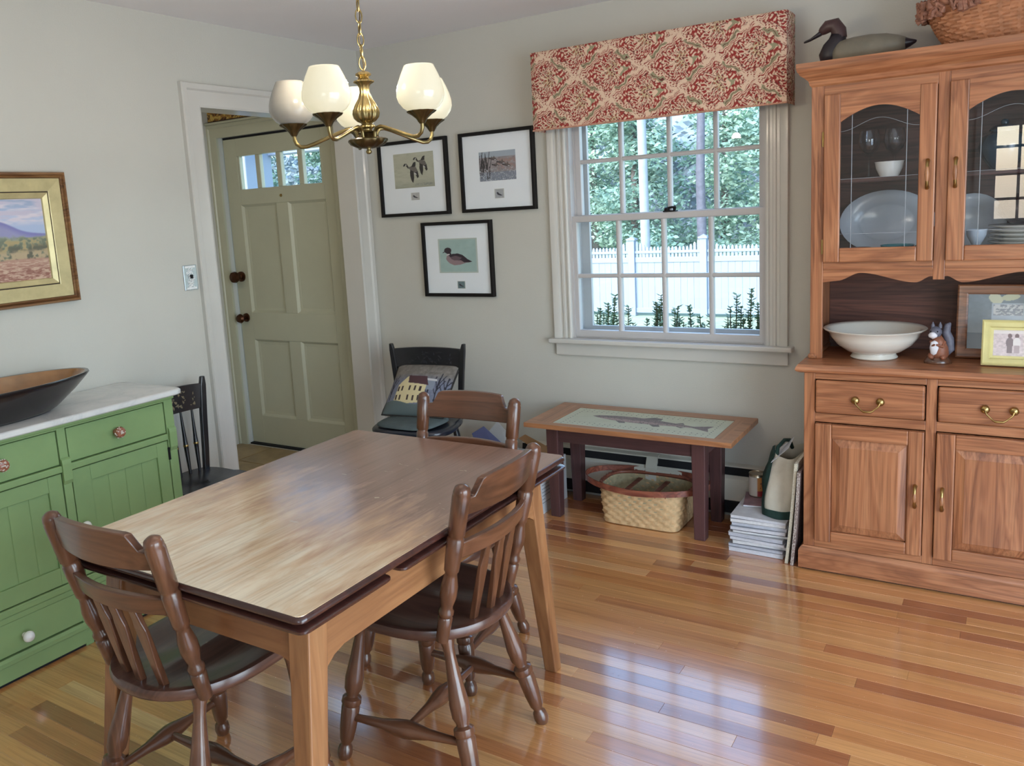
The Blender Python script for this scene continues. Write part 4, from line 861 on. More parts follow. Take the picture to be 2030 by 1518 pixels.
def collage(u, v):
    img = base(u, (116, 126, 134)); n = fbm(u*5, v*5, 2, 5); img = img+(n[..., None]-.5)*26
    img = put(img, (v < .30) & (u < .30+.25*(.3-v)), (52, 64, 82)); img = put(img, ell(u, v, .30, .92, .07, .10, .4), (196, 196, 170)); img = put(img, ell(u, v, .46, .95, .10, .06, .3), (190, 190, 160))
    img = put(img, (u > .26) & (u < .86) & (v > .10) & (v < .84), (168, 176, 186)); img = put(img, (u > .28) & (u < .60) & (v > .62) & (v < .82), (120+60*(fbm(u*18, v*18, 2, 6) > .5))[..., None]*np.array([1, 1, 1.03]) if False else (132, 134, 140))
    img = put(img, (u > .28) & (u < .60) & (v > .62) & (v < .82) & (fbm(u*22, v*22, 2, 6) > .52), (196, 196, 196)); img = put(img, (u > .62) & (u < .80) & (v > .62) & (v < .82), (206, 212, 206)); img = put(img, (u > .84) & (v > .7), (110, 112, 116))
    return img
easel_frame('collage_frame', 'large brown wooden frame of collaged photographs leaning at the back of the hutch counter', 3.006, 3.372, .278, .036, -.190, .16, wood('walnut_frame', S(92, 56, 38), S(134, 86, 58), S(160, 108, 76), 'X', 1, .45), collage)
def couple(u, v):
    n = fbm(u*9, v*9, 2, 8); img = base(u, (206, 190, 192))+(n[..., None]-.5)*50
    img = put(img, v > .86, (224, 214, 212))
    for cx, cc in ((.42, (128, 112, 116)), (.60, (224, 216, 214))):
        img = put(img, ell(u, v, cx, .78, .055, .09), (118, 98, 100)); img = put(img, ell(u, v, cx, .52, .10, .20), cc); img = put(img, (abs(u-cx) < .07) & (v < .42) & (v > .12), (130, 114, 118) if cx < .5 else (176, 158, 160))
    return img
easel_frame('portrait_frame', 'small yellow painted frame with a faded photograph in front of the collage frame', 3.094, 3.285, .165, .036, -.325, .20, paint('yellow_wash', S(214, 204, 142), .5, .08, 12), couple, .020, prof=[(0, 0), (0, .014), (-.005, .018), (-.010, .014), (-.016, .014), (-.024, .017), (-.028, .010), (-.036, .009), (-.036, 0)])
# on top of the hutch: decoy and gathering basket
t = thing('duck_decoy', 'carved grey and dark duck decoy standing on top of the hutch', 'decoy', (2.66, -.19, 1.9855))
dx, dy, dz = 2.66, -.19, 1.9855
def bodyring(x, w, h, zc, n=24): return [(x, dy+w*math.cos(2*PI*j/n), max(dz+.0, zc+(h*math.sin(2*PI*j/n)))) for j in range(n)]
bodyrings = [bodyring(dx+a, w, h, dz+z) for a, w, h, z in ((-.105, .020, .020, .040), (-.098, .042, .040, .038), (-.075, .058, .050, .040), (-.03, .066, .054, .042), (.03, .066, .055, .043), (.085, .056, .048, .045), (.125, .040, .034, .048), (.150, .026, .022, .048))]
part('body', G().loft(bodyrings), paint('decoy_grey', S(124, 118, 104), .5, .15, 14), t, smooth=70)
part('tail', G().loft([bodyring(dx+a, w, h, dz+z) for a, w, h, z in ((.148, .026, .022, .048), (.165, .020, .014, .048), (.182, .010, .006, .050), (.186, .003, .003, .051))]), paint('decoy_black', S(40, 34, 40), .4, .1, 14), t, smooth=70)
M_DK = paint('decoy_black', S(40, 34, 40)); M_HD = paint('decoy_head', S(70, 48, 48), .4, .15, 14)
part('breast', G().tube([(dx-.112, dy, dz+.006), (dx-.112, dy, dz+.038), (dx-.100, dy, dz+.066), (dx-.088, dy, dz+.092), (dx-.084, dy, dz+.114)], [.034, .044, .042, .033, .028], 18), M_DK, t, smooth=80)
part('head', G().tube([(dx-.080, dy, dz+.100), (dx-.084, dy, dz+.128), (dx-.098, dy, dz+.152), (dx-.124, dy, dz+.150), (dx-.142, dy, dz+.136), (dx-.150, dy, dz+.130)], [.027, .0285, .028, .0245, .0175, .012], 18), M_HD, t, smooth=80)
part('bill', G().loft([[(dx-x, dy+w*math.cos(2*PI*j/14), dz+z+h*math.sin(2*PI*j/14)) for j in range(14)] for x, w, h, z in ((.146, .012, .012, .131), (.165, .010, .0085, .121), (.186, .011, .0055, .110), (.203, .011, .0045, .105), (.211, .006, .003, .103))]), M_DK, t, smooth=80)
for s in (-1, 1): part('eye', G().lathe([(.001, -.003), (.0035, 0), (.001, .003)], 8, Matrix.Translation((dx-.120, dy+s*.0215, dz+.155))), M_BRASS, t, smooth=60)
def weave_mat(nm, c0, c1):
    return paint(nm, c0, .7, .22, 26, .0006, 260)
t = thing('gathering_basket', 'large brown woven basket with braided rim lying on top of the hutch', 'basket', (3.15, -.185, 1.9855))
bx, by, bz = 3.165, -.195, 1.9855
NB, KB = 150, 26; rings = []
for k in range(KB+1):
    q = k/KB; z = bz+.004+.150*q; rr = []
    for j in range(NB):
        a = 2*PI*j/NB; e = .0050*math.sin(a*NB/5+PI*(k//2 % 2)) if 0 < k < KB else 0
        rx, ry = .235+.060*q-.02*(1-q)**4+e, .128+.016*q+e; c, s = math.cos(a), math.sin(a); p = 2.6; r0 = (abs(c)**p+abs(s)**p)**(-1/p)
        rr.append((bx+rx*r0*c, by+ry*r0*s, z+.09*max(0, q)*(.5+.5*c)**2))
    rings.append(rr)
part('woven_body', G().loft(rings, False).add(rings[0], [tuple(range(NB-1, -1, -1))]), weave_mat('brown_splint', S(178, 122, 86), None), t, smooth=40)
tp = rings[-1]; g = G()
for s in (0, 1):
    g.tube([(x+.007*math.cos(j*.9+PI*s), y+.007*math.cos(j*.9+PI*s), z+.010*math.sin(j*.9+PI*s)) for j, (x, y, z) in enumerate(tp)], .0085, 8, loop=True)
part('braided_rim', g, paint('braid_brown', S(150, 102, 78), .7, .3, 60), t, smooth=60)
fg = G(); rd3 = random.Random(5)
for k in range(150):
    a = rd3.uniform(1.9, 4.4); j = int(a/(2*PI)*NB) % NB; x, y, z = tp[j]; r = rd3.uniform(.006, .014)
    fg.tube([(x+rd3.uniform(-.018, .004), y+rd3.uniform(-.01, .01), z+rd3.uniform(-.05, .015)), (x+rd3.uniform(-.03, 0), y+rd3.uniform(-.012, .012), z+rd3.uniform(-.04, .03))], [r, r*.4], 6)
part('twig_wrapping', fg, paint('twig_brown', S(158, 112, 92), .8, .45, 50), t, kind='stuff')
g = G(); g.tube([(bx-.10, by+.148, bz+.16), (bx-.10, by+.12, bz+.27), (bx-.09, by, bz+.325), (bx-.10, by-.12, bz+.27), (bx-.10, by-.150, bz+.16)], .010, 10)
part('handle', g, paint('braid_brown', S(128, 82, 62)), t, smooth=60)

# ------------------------------------------------------------------ fabric valance over the window
VX0, VX1, VY, VZ0, VZ1 = 1.198, 2.375, -.150, 1.868, 2.234
RED, CRM, SAGE, DRK, ROSE = (146, 46, 42), (220, 192, 168), (150, 146, 116), (96, 40, 38), (190, 124, 106)
def damask(X, Z):
    A, Bv = .322, .232
    X, Z = X+.005*np.sin(Z*95+X*30)+.003*np.sin(Z*210), Z+.006*np.sin(X*80)+.003*np.sin(X*190+Z*60)
    img = base(X, RED)
    best = None
    for oy in (0, 1):
        x = (X/A-.5*oy) % 1.0-.5; z = (Z/Bv-.5*oy) % 1.0-.5
        if oy == 0: bx_, bz_ = x, z
        else:
            m = (np.abs(x)+np.abs(z)) < (np.abs(bx_)+np.abs(bz_)); bx_, bz_ = np.where(m, x, bx_), np.where(m, z, bz_)
    x, z = bx_*A, bz_*Bv                      # metres from the nearest motif centre
    edge = .5-(np.abs(bx_)+np.abs(bz_))       # 0 on the ogee lattice
    ph = np.hypot(x, z*1.1); th = np.arctan2(z, x)
    # scrolls and curls on the red ground
    curl = np.sin(th*13+ph*190)*np.cos(ph*230-th*7)+.35*np.sin(x*620)*np.sin(z*560)
    img = put(img, curl > .18, CRM); img = put(img, (curl > .18) & (curl < .30), ROSE)
    # broad leafy bands along the lattice, sage leaves with dark veins on two sides
    wob = .018*np.sin((bx_-bz_)*44)+.010*np.sin((bx_-bz_)*93+1)
    img = put(img, edge < .120+wob, CRM); img = put(img, (np.abs(edge-(.112+wob)) < .008), DRK)
    a_ = np.abs(bx_)-np.abs(bz_)
    img = put(img, (edge < .072) & (np.abs(a_+.05) < .20+.5*(.072-edge)) & (bx_ > 0), SAGE); img = put(img, (np.abs(edge-.036) < .006) & (np.abs(a_+.05) < .20) & (bx_ > 0), DRK)
    cu_ = np.sin((bx_-bz_)*70)*np.cos(edge*70); img = put(img, (edge < .085) & (cu_ > .45) & (bx_ <= 0), RED); img = put(img, (edge < .085) & (cu_ > .30) & (cu_ <= .45) & (bx_ <= 0), DRK)
    img = put(img, (np.abs(np.sin(th*9+ph*250)*np.cos(ph*170+th*3)) < .13) & (edge < .17) & (np.abs(edge-.036) > .03), (158, 78, 68))
    # palmette: petals fan out from a heart
    for R, n, off in ((.118, 11, 0), (.088, 9, .5), (.058, 7, 0), (.034, 5, 0)):
        hx = x-.036; a = np.arctan2(z, -hx); r = np.hypot(hx, z*1.12)
        st_ = 3.3/n; k = np.round(a/st_-off)+off; da = (a-k*st_)/(st_/2); rr = R*(1-.30*np.abs(k)/n*2)
        ok = np.abs(k) <= (n-1)/2+.5
        img = put(img, ok & (r < rr*(1-.50*da**2)), DRK); pet2 = ok & (r < rr*(1-.50*da**2)-.0045) & (np.abs(da) < .84)
        img = put(img, pet2, CRM if R != .058 else (200, 178, 140)); img = put(img, pet2 & (np.abs(da) < .30) & (r > rr*.66) & (r < rr*.86), RED)
    img = put(img, ell(x, z, .036, 0, .018, .012), DRK); img = put(img, ell(x, z, .036, 0, .014, .009), CRM); img = put(img, ell(x, z, .034, 0, .007, .004), RED)
    img = put(img, poly(x, z, [(.050, -.024), (.094, 0), (.050, .024), (.062, 0)]), SAGE); img = put(img, ell(x, z, .054, 0, .009, .018), CRM)
    return img
V = thing('window_valance', 'red and cream damask fabric cornice valance mounted over the window', 'valance', ((VX0+VX1)/2, -.08, VZ0))
pgrid('front_panel', lambda u, v: (VX0+(VX1-VX0)*u, VY-.010*np.clip(np.minimum(u, 1-u)*40, 0, 1)*np.clip(np.minimum(v, 1-v)*12, 0, 1)**.5-.002*fbm(u*6, v*2, 2, 4), VZ0+(VZ1-VZ0)*v), 620, 190, lambda u, v: damask((VX0+(VX1-VX0)*u)+.005, (VZ0+(VZ1-VZ0)*v)-.008), M_FABRIC, V)
for xs_, s in ((VX1, 1), (VX0, -1)): pgrid('side_return', lambda u, v: (xs_+s*.004*np.sin(PI*u), VY+.149*u, VZ0+(VZ1-VZ0)*v), 76, 180, lambda u, v: damask(.149*u+.1, (VZ0+(VZ1-VZ0)*v)), M_FABRIC, V)
pgrid('top_panel', lambda u, v: (VX0+(VX1-VX0)*u, VY+.149*v, VZ1+0*u), 300, 30, lambda u, v: damask((VX0+(VX1-VX0)*u), .149*v), M_FABRIC, V)
part('batten', G().box(VX0+.004, VX1-.004, VY+.006, -.001, VZ1-.022, VZ1-.003), M_PAPER, V)
part('welt', G().tube([(VX0-.002, VY-.002, VZ0+.004), ((VX0+VX1)/2, VY-.008, VZ0+.003), (VX1+.002, VY-.002, VZ0+.004)], .0045, 8), paint('welt_fabric', S(190, 142, 120), .9, .3, 80), V, smooth=60)

# ------------------------------------------------------------------ pictures
def framed_print(label, x0, x1, z0, z1, pic, art, stamp, back=-.002):
    t = thing('framed_print', label, 'picture', ((x0+x1)/2, 0, z0), 0, 'black framed bird prints')
    part('frame', G().mold([(x0, z0), (x0, z1), (x1, z1), (x1, z0)], [(0, .001), (0, .026), (-.004, .028), (-.016, .028), (-.018, .020), (-.018, .001)], lambda u, v, h: (u, -h, v), True), M_IRON, t)
    part('mat_board', G().box(x0+.014, x1-.014, -.012, -.004, z0+.014, z1-.014), paint('mat_board', S(240, 241, 246), .8, .02, 5), t)
    a, b, c, d = pic
    pgrid('print', lambda u, v: (a+(b-a)*u, -.0128+0*u, c+(d-c)*v), 150, 130, art, M_PRINT, t)
    a2, b2, c2, d2 = stamp[:4]
    pgrid('stamp', lambda u, v: (a2+(b2-a2)*u, -.0128+0*u, c2+(d2-c2)*v), 36, 28, stamp[4], M_PRINT, t)
    part('glazing', G().box(x0+.016, x1-.016, -.0185, -.0165, z0+.016, z1-.016), glass('picture_glass', (.98, .99, .99, 1), .45), t)
def geese(u, v):
    n = fbm(u*4, v*10, 2, 21); img = base(u, (186, 184, 166))+(n[..., None]-.5)*20
    img = img*(1-.10*np.clip((.25-v)*4, 0, 1)[..., None]); img = put(img, (v < .12) & (v > .05) & (u > .5) & (fbm(u*14, v*40, 2, 3) > .5), (150, 150, 142))
    D, Wt, Gy = (52, 48, 50), (206, 204, 202), (112, 104, 100)
    for ox, oy, s in ((0, 0, 1.0), (.235, .17, .92)):
        p = lambda L: [(ox+.5+(x-.5)*s, oy+.5+(y-.5)*s) for x, y in L]
        img = put(img, poly(u, v, p([(.24, .66), (.28, .71), (.33, .70), (.38, .60), (.44, .58), (.42, .54), (.35, .57), (.30, .655), (.25, .62)])), D)
        img = put(img, poly(u, v, p([(.36, .60), (.46, .62), (.56, .58), (.60, .46), (.55, .40), (.47, .46), (.40, .53)])), Gy)
        img = put(img, poly(u, v, p([(.44, .60), (.50, .72), (.56, .74), (.55, .60)])), D)
        img = put(img, poly(u, v, p([(.41, .52), (.50, .46), (.50, .28), (.47, .13), (.43, .20), (.40, .36)])), D); img = put(img, poly(u, v, p([(.52, .42), (.60, .46), (.62, .30), (.58, .26)])), D)
        img = put(img, ell(u, v, ox+.5+(.31-.5)*s, oy+.5+(.665-.5)*s, .014, .018), Wt); img = put(img, poly(u, v, p([(.50, .44), (.55, .40), (.57, .36), (.52, .38)])), Wt)
    return img
def marsh(u, v):
    n = fbm(u*6, v*8, 3, 31); img = base(u, (150, 140, 142))+(n[..., None]-.5)*60
    img = put(img, v > .80, (166, 174, 186)); img = put(img, (v < .30), (132, 136, 150)); img = img+((fbm(u*10, v*26, 3, 33)-.5)*36)[..., None]*(v < .34)[..., None]
    img = put(img, (v > .36) & (v < .74) & (u > .5) & (fbm(u*8, v*8, 3, 7) > .46), (158, 132, 128))
    rd4 = np.random.default_rng(3)
    for _ in range(26):
        x0 = rd4.random()*.30; y0 = rd4.random()*.5; img = put(img, seg(u, v, x0, y0, x0+rd4.normal()*.05, y0+.3+.3*rd4.random(), .008), (58, 52, 54))
    for cx, cyv, s in ((.40, .74, .10), (.62, .60, .11), (.76, .50, .10), (.46, .52, .09)):
        img = put(img, ell(u, v, cx, cyv, s, s*.42, -.3), (86, 76, 76)); img = put(img, poly(u, v, [(cx-.03, cyv), (cx+.02, cyv+s*1.1), (cx+.06, cyv)]), (104, 92, 90)); img = put(img, ell(u, v, cx-s, cyv+.03, s*.3, s*.24), (64, 58, 60)); img = put(img, ell(u, v, cx+s*.5, cyv-.03, s*.3, s*.12), (206, 202, 204))
    return put(img, (v < .42) & (fbm(u*22, v*12, 2, 17) > .66), (188, 190, 198))
def teal_duck(u, v):
    n = fbm(u*5, v*5, 2, 41); img = base(u, (166, 188, 184))+(n[..., None]-.5)*12; e = np.minimum(np.minimum(u, 1-u), np.minimum(v, 1-v)); img = put(img, e < .035, (190, 196, 188))
    D, M2, Lt = (58, 44, 54), (108, 88, 96), (152, 128, 132)
    img = put(img, poly(u, v, [(.19, .42), (.22, .52), (.27, .56), (.36, .54), (.50, .56), (.62, .52), (.74, .40), (.85, .31), (.70, .29), (.56, .24), (.40, .22), (.28, .28), (.21, .36)]), Lt)
    img = put(img, poly(u, v, [(.27, .50), (.36, .555), (.50, .565), (.62, .52), (.74, .40), (.86, .32), (.72, .33), (.60, .36), (.46, .37), (.34, .40)]), D)
    img = put(img, poly(u, v, [(.30, .46), (.44, .50), (.60, .44), (.52, .36), (.38, .37)]), M2); img = put(img, poly(u, v, [(.58, .36), (.70, .36), (.85, .31), (.66, .30)]), D)
    img = put(img, ell(u, v, .245, .655, .095, .085, .1), D); img = put(img, poly(u, v, [(.20, .60), (.32, .60), (.34, .52), (.25, .50)]), D); img = put(img, ell(u, v, .245, .535, .05, .022, .3), (206, 198, 200))
    return put(img, poly(u, v, [(.165, .64), (.10, .595), (.115, .58), (.175, .615)]), (72, 66, 74))
def st(bg, kind):
    def f(u, v):
        img = base(u, bg); e = np.minimum(np.minimum(u, 1-u), np.minimum(v, 1-v)); img = img+((fbm(u*6, v*6, 2, kind)-.5)*34)[..., None]
        img = put(img, poly(u, v, [(.2, .6), (.32, .68), (.5, .5), (.82, .28), (.6, .26), (.3, .38)]), (60, 56, 66)); return put(img, e < .07, (196, 194, 188))
    return f
framed_print('black framed print of two flying geese, hanging closest to the doorway', .118, .590, 1.496, 1.912, (.222, .497, 1.652, 1.842), geese, (.330, .388, 1.583, 1.624, st((186, 184, 184), 5)))
framed_print('black framed print of ducks over a marsh, hanging nearest the window', .673, 1.124, 1.497, 1.912, (.790, 1.012, 1.655, 1.806), marsh, (.876, .934, 1.563, 1.612, st((172, 172, 176), 6)))
framed_print('black framed print of one dark duck on pale teal, hanging below the other two', .390, .846, 1.043, 1.455, (.492, .748, 1.173, 1.362), teal_duck, (.606, .658, 1.086, 1.128, st((108, 126, 130), 7)))
# landscape on the pale wall
def landscape(u, v):
    sm = lambda a, k: np.clip(.5+a*k, 0, 1)
    n = fbm(u*5, v*8, 3, 51); f1 = fbm(u*14, v*9, 3, 54); f2 = fbm(u*9, v*30, 3, 55)
    img = base(u, (170, 186, 216))*(1-.10*np.clip((v-.8)*5, 0, 1))[..., None]
    img = put(img, sm(fbm(u*2.2, v*8, 3, 52)-.44, 5)*sm(v-.70, 14)*sm(.95-v, 20), (216, 208, 218)); img = put(img, sm(fbm(u*3, v*12, 2, 57)-.56, 6)*sm(v-.76, 12), (196, 190, 208))
    ridge = .60+.10*np.exp(-((u-.30)/.16)**2)+.13*np.exp(-((u-.62)/.14)**2)+.08*np.exp(-((u-.05)/.2)**2)-.05*np.clip(u-.75, 0, 1)*3
    img = put(img, sm(ridge-v, 60), (126, 126, 180)); img = put(img, sm(ridge-.05-v, 18), (146, 146, 184))
    hill = .50+.07*n; img = put(img, sm(hill-v, 26), (142, 152, 132)); img = put(img, sm(hill-.03-v, 22)*sm(f1-.50, 6), (168, 152, 112)); img = put(img, sm(hill-.02-v, 18)*sm(.46-f1, 7), (112, 120, 102))
    img = put(img, sm(.43-v, 20)*sm(fbm(u*7, v*4, 3, 58)-.48, 7)*sm(u-.62, 5), (98, 98, 84)); img = put(img, sm(.36-v, 20)*sm(f1-.46, 5), (176, 158, 128))
    field = .255+.02*n; img = put(img, sm(field-v, 50), (172, 134, 118)); img = put(img, sm(field-.02-v, 40)*sm(f2-.50, 6), (194, 166, 146)); img = put(img, sm(.17-v, 10)*sm(fbm(u*11, v*34, 3, 56)-.54, 6), (142, 96, 84))
    return img
LP = thing('landscape_painting', 'mountain landscape painting in a wide gilded frame on the pale wall', 'painting', (0, -2.22, 1.247))
ly0, ly1, lz0, lz1 = -2.560, -1.880, 1.248, 1.754
pm_ = lambda u, v, h: (h, u, v)
part('outer_frame', G().mold([(ly0, lz0), (ly0, lz1), (ly1, lz1), (ly1, lz0)], [(0, .001), (0, .030), (-.004, .036), (-.010, .036), (-.013, .030), (-.018, .034), (-.022, .030), (-.024, .024), (-.024, .001)], pm_, True), wood('walnut_gilt', S(84, 52, 30), S(122, 84, 50), S(150, 112, 70), 'Y', 1, .4), LP, smooth=20)
M_GOLD = paint('gold_leaf', S(198, 186, 140), .42, .14, 14, 0, 1, 0, .35)
part('gilt_panel', G().mold([(ly0+.024, lz0+.024), (ly0+.024, lz1-.024), (ly1-.024, lz1-.024), (ly1-.024, lz0+.024)], [(0, .001), (0, .026), (-.046, .022), (-.052, .020), (-.052, .001)], pm_, True), M_GOLD, LP)
part('liner', G().mold([(ly0+.077, lz0+.077), (ly0+.077, lz1-.077), (ly1-.077, lz1-.077), (ly1-.077, lz0+.077)], [(0, .001), (0, .023), (-.003, .025), (-.020, .018), (-.023, .013), (-.023, .001)], pm_, True), M_GOLD, LP)
part('shadow_line', G().mold([(ly0+.073, lz0+.073), (ly0+.073, lz1-.073), (ly1-.073, lz1-.073), (ly1-.073, lz0+.073)], [(0, .001), (0, .0215), (-.006, .0215), (-.006, .001)], pm_, True), paint('frame_groove', S(40, 26, 18), .8), LP)
cy0_, cy1_, cz0_, cz1_ = ly0+.098, ly1-.098, lz0+.098, lz1-.098
pgrid('canvas', lambda u, v: (.0125+0*u, cy0_+(cy1_-cy0_)*u, cz0_+(cz1_-cz0_)*v), 240, 160, landscape, M_OIL, LP)

# ------------------------------------------------------------------ chandelier
CC = Vector((1.714, -2.047)); CR = .200
CHA = math.atan2(.63472, .77274)   # direction across the view
CHL = thing('chandelier', 'antique brass five arm chandelier with milk glass shades hanging by a chain', 'chandelier', (CC.x, CC.y, 1.681))
Mc = Matrix.Translation((CC.x, CC.y, 0))
M_AB = metal('antique_brass', S(158, 140, 96), .30, .35); M_AD = metal('antique_brass_dark', S(104, 90, 62), .36, .35)
prof = [(.001, 1.894), (.012, 1.893), (.020, 1.888), (.021, 1.884), (.013, 1.879), (.016, 1.873), (.026, 1.869), (.027, 1.866), (.017, 1.860), (.013, 1.852), (.0125, 1.840), (.017, 1.825), (.026, 1.810), (.033, 1.795), (.0345, 1.785), (.032, 1.774), (.024, 1.765), (.015, 1.760), (.014, 1.757), (.021, 1.753), (.021, 1.749), (.013, 1.745), (.013, 1.741), (.024, 1.736), (.001, 1.735)]
fl_ = [0, 0, .04, .04, .02, .03, .06, .06, .05, .05, .05, .07, .08, .08, .08, .07, .06, .02, 0, .05, .05, 0, 0, .05, 0]
part('fluted_body', G().lathe(prof, 96, Mc, False, fl_), M_AB, CHL, smooth=60)
part('pan', G().lathe([(.001, 1.737), (.022, 1.735), (.030, 1.722), (.046, 1.720), (.0535, 1.7165), (.0535, 1.713), (.046, 1.705), (.030, 1.697), (.012, 1.694), (.001, 1.694)], 96, Mc, False, [0, 0, .05, .05, .015, .015, .05, .05, 0, 0]), M_AD, CHL, smooth=60)
part('finial', G().lathe([(.001, 1.696), (.006, 1.695), (.005, 1.691), (.0085, 1.686), (.0065, 1.681), (.001, 1.679)], 16, Mc), M_AB, CHL, smooth=60)
# opal shades: the lit ones glow
def opal(name, lit):
    t = NT(name); b = t.n('BsdfPrincipled'); b.inputs['Base Color'].default_value = S(150, 147, 140); b.inputs['Roughness'].default_value = .16; b.inputs['Coat Weight'].default_value = .3
    if lit: b.inputs['Emission Color'].default_value = (1.0, .91, .60, 1); b.inputs['Emission Strength'].default_value = 0.60
    t.l(b.outputs[0], t.out.inputs[0]); return t.m
M_LIT, M_OFF = opal('lit_opal_glass', True), opal('opal_glass', False)
M_BULB = NT('bulb_glow'); eb = M_BULB.n('Emission'); eb.inputs[0].default_value = (1, .85, .6, 1); eb.inputs[1].default_value = 6; M_BULB.l(eb.outputs[0], M_BULB.out.inputs[0]); M_BULB = M_BULB.m
for k, th in enumerate((-46, 26, 98, 170, 242)):
    a = CHA+math.radians(th); d = Vector((math.cos(a), math.sin(a), 0)); P = lambda r, z: (CC.x+d.x*r, CC.y+d.y*r, z)
    pts = [P(.026, 1.719), P(.028, 1.735), P(.036, 1.745), P(.050, 1.747), P(.070, 1.742), P(.105, 1.730), P(.145, 1.716), P(.168, 1.709), P(.184, 1.7095), P(.195, 1.717), P(.1995, 1.728), P(.200, 1.742)]
    arm = part('arm', G().tube(pts, .0052, 10), M_AB, CHL, smooth=60)
    Mg = Matrix.Translation(P(CR, 0))
    cup = part('shade_cup', G().lathe([(.007, 1.738), (.010, 1.743), (.014, 1.750), (.024, 1.759), (.035, 1.766), (.037, 1.769), (.035, 1.7695), (.001, 1.764)], 60, Mg, False, [0, .03, .04, .05, .05, .05, .03, 0]), M_AD, arm, smooth=50)
    lit = k != 3
    sh = part('shade', G().lathe([(.033, 1.7695), (.046, 1.778), (.056, 1.791), (.0605, 1.805), (.060, 1.820), (.0555, 1.838), (.048, 1.857), (.040, 1.874), (.0372, 1.880), (.0352, 1.880), (.038, 1.873), (.046, 1.856), (.0535, 1.837), (.058, 1.820), (.0585, 1.805), (.054, 1.792), (.044, 1.780), (.030, 1.772)], 40, Mg, False), M_LIT if lit else M_OFF, CHL, smooth=70, label=None if lit else 'unlit milk glass shade')
    part('bulb', G().lathe([(.012, 1.772), (.012, 1.790), (.024, 1.812), (.026, 1.826), (.018, 1.842), (.001, 1.848)], 20, Mg), M_BULB if lit else M_OFF, sh, smooth=70)
    if lit: lamp('chandelier_bulb', 'POINT', P(CR, 1.890), 6.5, (1, .87, .68), shadow_soft_size=.03)
zc = 1.897; k = 0
while zc < H-.03:
    c = CC + Vector((.0, .0)); L = .0175; w_ = .0085; rot = Matrix.Translation((CC.x, CC.y, zc+L)) @ Matrix.Rotation(CHA+(PI/2 if k % 2 else 0)+.3, 4, 'Z')
    pts = [rot @ Vector((w_*math.cos(2*PI*j/16), 0, L*math.sin(2*PI*j/16)*(1.0))) for j in range(16)]
    part('chain_link', G().tube(pts, .0019, 8, loop=True), M_AB, CHL, smooth=60); zc += 2*L-.0052; k += 1
part('cord', G().tube([(CC.x+.003*math.cos(j*.8), CC.y+.003*math.sin(j*.8), 1.893+(H-.025-1.893)*j/30) for j in range(31)], .0016, 6), M_AD, CHL, smooth=60)
part('ceiling_canopy', G().lathe([(.062, H-.001), (.062, H-.006), (.050, H-.018), (.020, H-.026), (.008, H-.034), (.001, H-.034)], 32, Mc), M_AB, CHL, smooth=50)

# ------------------------------------------------------------------ low table with the inlaid trout panel
BX0, BX1, BY0, BY1, BZ = 1.243, 2.228, -.467, -.030, .4960
LT = thing('low_table', 'low wooden table with an inset trout panel under the window', 'table', ((BX0+BX1)/2, -.25, 0))
ix0, ix1, iy0, iy1 = 1.372, 2.144, -.422, -.108
part('top', G().mold([(BX0, BY0), (BX0, BY1), (BX1, BY1), (BX1, BY0)], [(0, BZ-.022), (0, BZ-.002), (-.002, BZ), (-.40*(BY1-BY0)/(BY1-BY0)*.0-.045, BZ), (-.045, BZ-.022)], lambda u, v, h: (u, v, h), True), CHER('X'), LT)
for a, b, c, d, ax_ in ((BX0+.045, ix0, BY0+.045, BY1-.045, 'Y'), (ix1, BX1-.045, BY0+.045, BY1-.045, 'Y')): part('breadboard', G().box(a, b, c, d, BZ-.022, BZ-.0002), CHER(ax_), LT)
part('panel_bed', G().box(ix0, ix1, BY0+.045, BY1-.045, BZ-.022, BZ-.003), PLUM('X'), LT)
for a, b in ((BY0+.045, iy0), (iy1, BY1-.045)): part('border_strip', G().box(ix0, ix1, a, b, BZ-.020, BZ-.0002), CHER('X'), LT)
def trout(u, v):
    asp = (iy1-iy0)/(ix1-ix0); img = base(u, (190, 198, 180))+((fbm(u*5, v*3, 3, 61)-.5)*16)[..., None]
    for vv in (.10, .18, .82, .90):
        img = put(img, (np.abs(v-vv) < .012) & (np.abs((u*30) % 1-.5) < .13) & (u > .06) & (u < .94), (72, 84, 92))
    for uu in (.05, .95): img = put(img, (np.abs(u-uu) < .004) & (np.abs((v*12) % 1-.5) < .15), (72, 84, 92))
    B1, B2 = (112, 100, 108), (158, 136, 140)
    ub = [(.16, .60), (.20, .66), (.30, .71), (.42, .72), (.55, .68), (.70, .58), (.82, .50), (.90, .58), (.93, .60), (.91, .45), (.93, .30), (.90, .33), (.82, .43), (.70, .42), (.55, .40), (.42, .41), (.30, .46), (.21, .53)]
    img = put(img, poly(u, v, ub), B1); img = put(img, poly(u, v, [(.19, .575), (.30, .575), (.55, .53), (.82, .465), (.82, .445), (.70, .43), (.55, .41), (.42, .42), (.30, .47), (.21, .535)]), B2)
    for q in ([(.48, .69), (.54, .80), (.60, .76), (.60, .66)], [(.70, .59), (.74, .64), (.76, .55)], [(.34, .45), (.38, .34), (.42, .36), (.40, .43)], [(.56, .41), (.60, .30), (.64, .33), (.62, .42)], [(.72, .43), (.76, .36), (.78, .40)]): img = put(img, poly(u, v, q), (86, 80, 90))
    img = put(img, poly(u, v, ub) & (fbm(u*70, v*34, 2, 62) > .64), (64, 60, 72)); return put(img, ell(u, v, .205, .60, .006, .014), (40, 36, 40))
pgrid('trout_panel', lambda u, v: (ix0+.002+(ix1-ix0-.004)*u, iy0+.002+(iy1-iy0-.004)*v, BZ-.0012+0*u), 420, 160, trout, printed('painted_tile', .4, .3), LT)
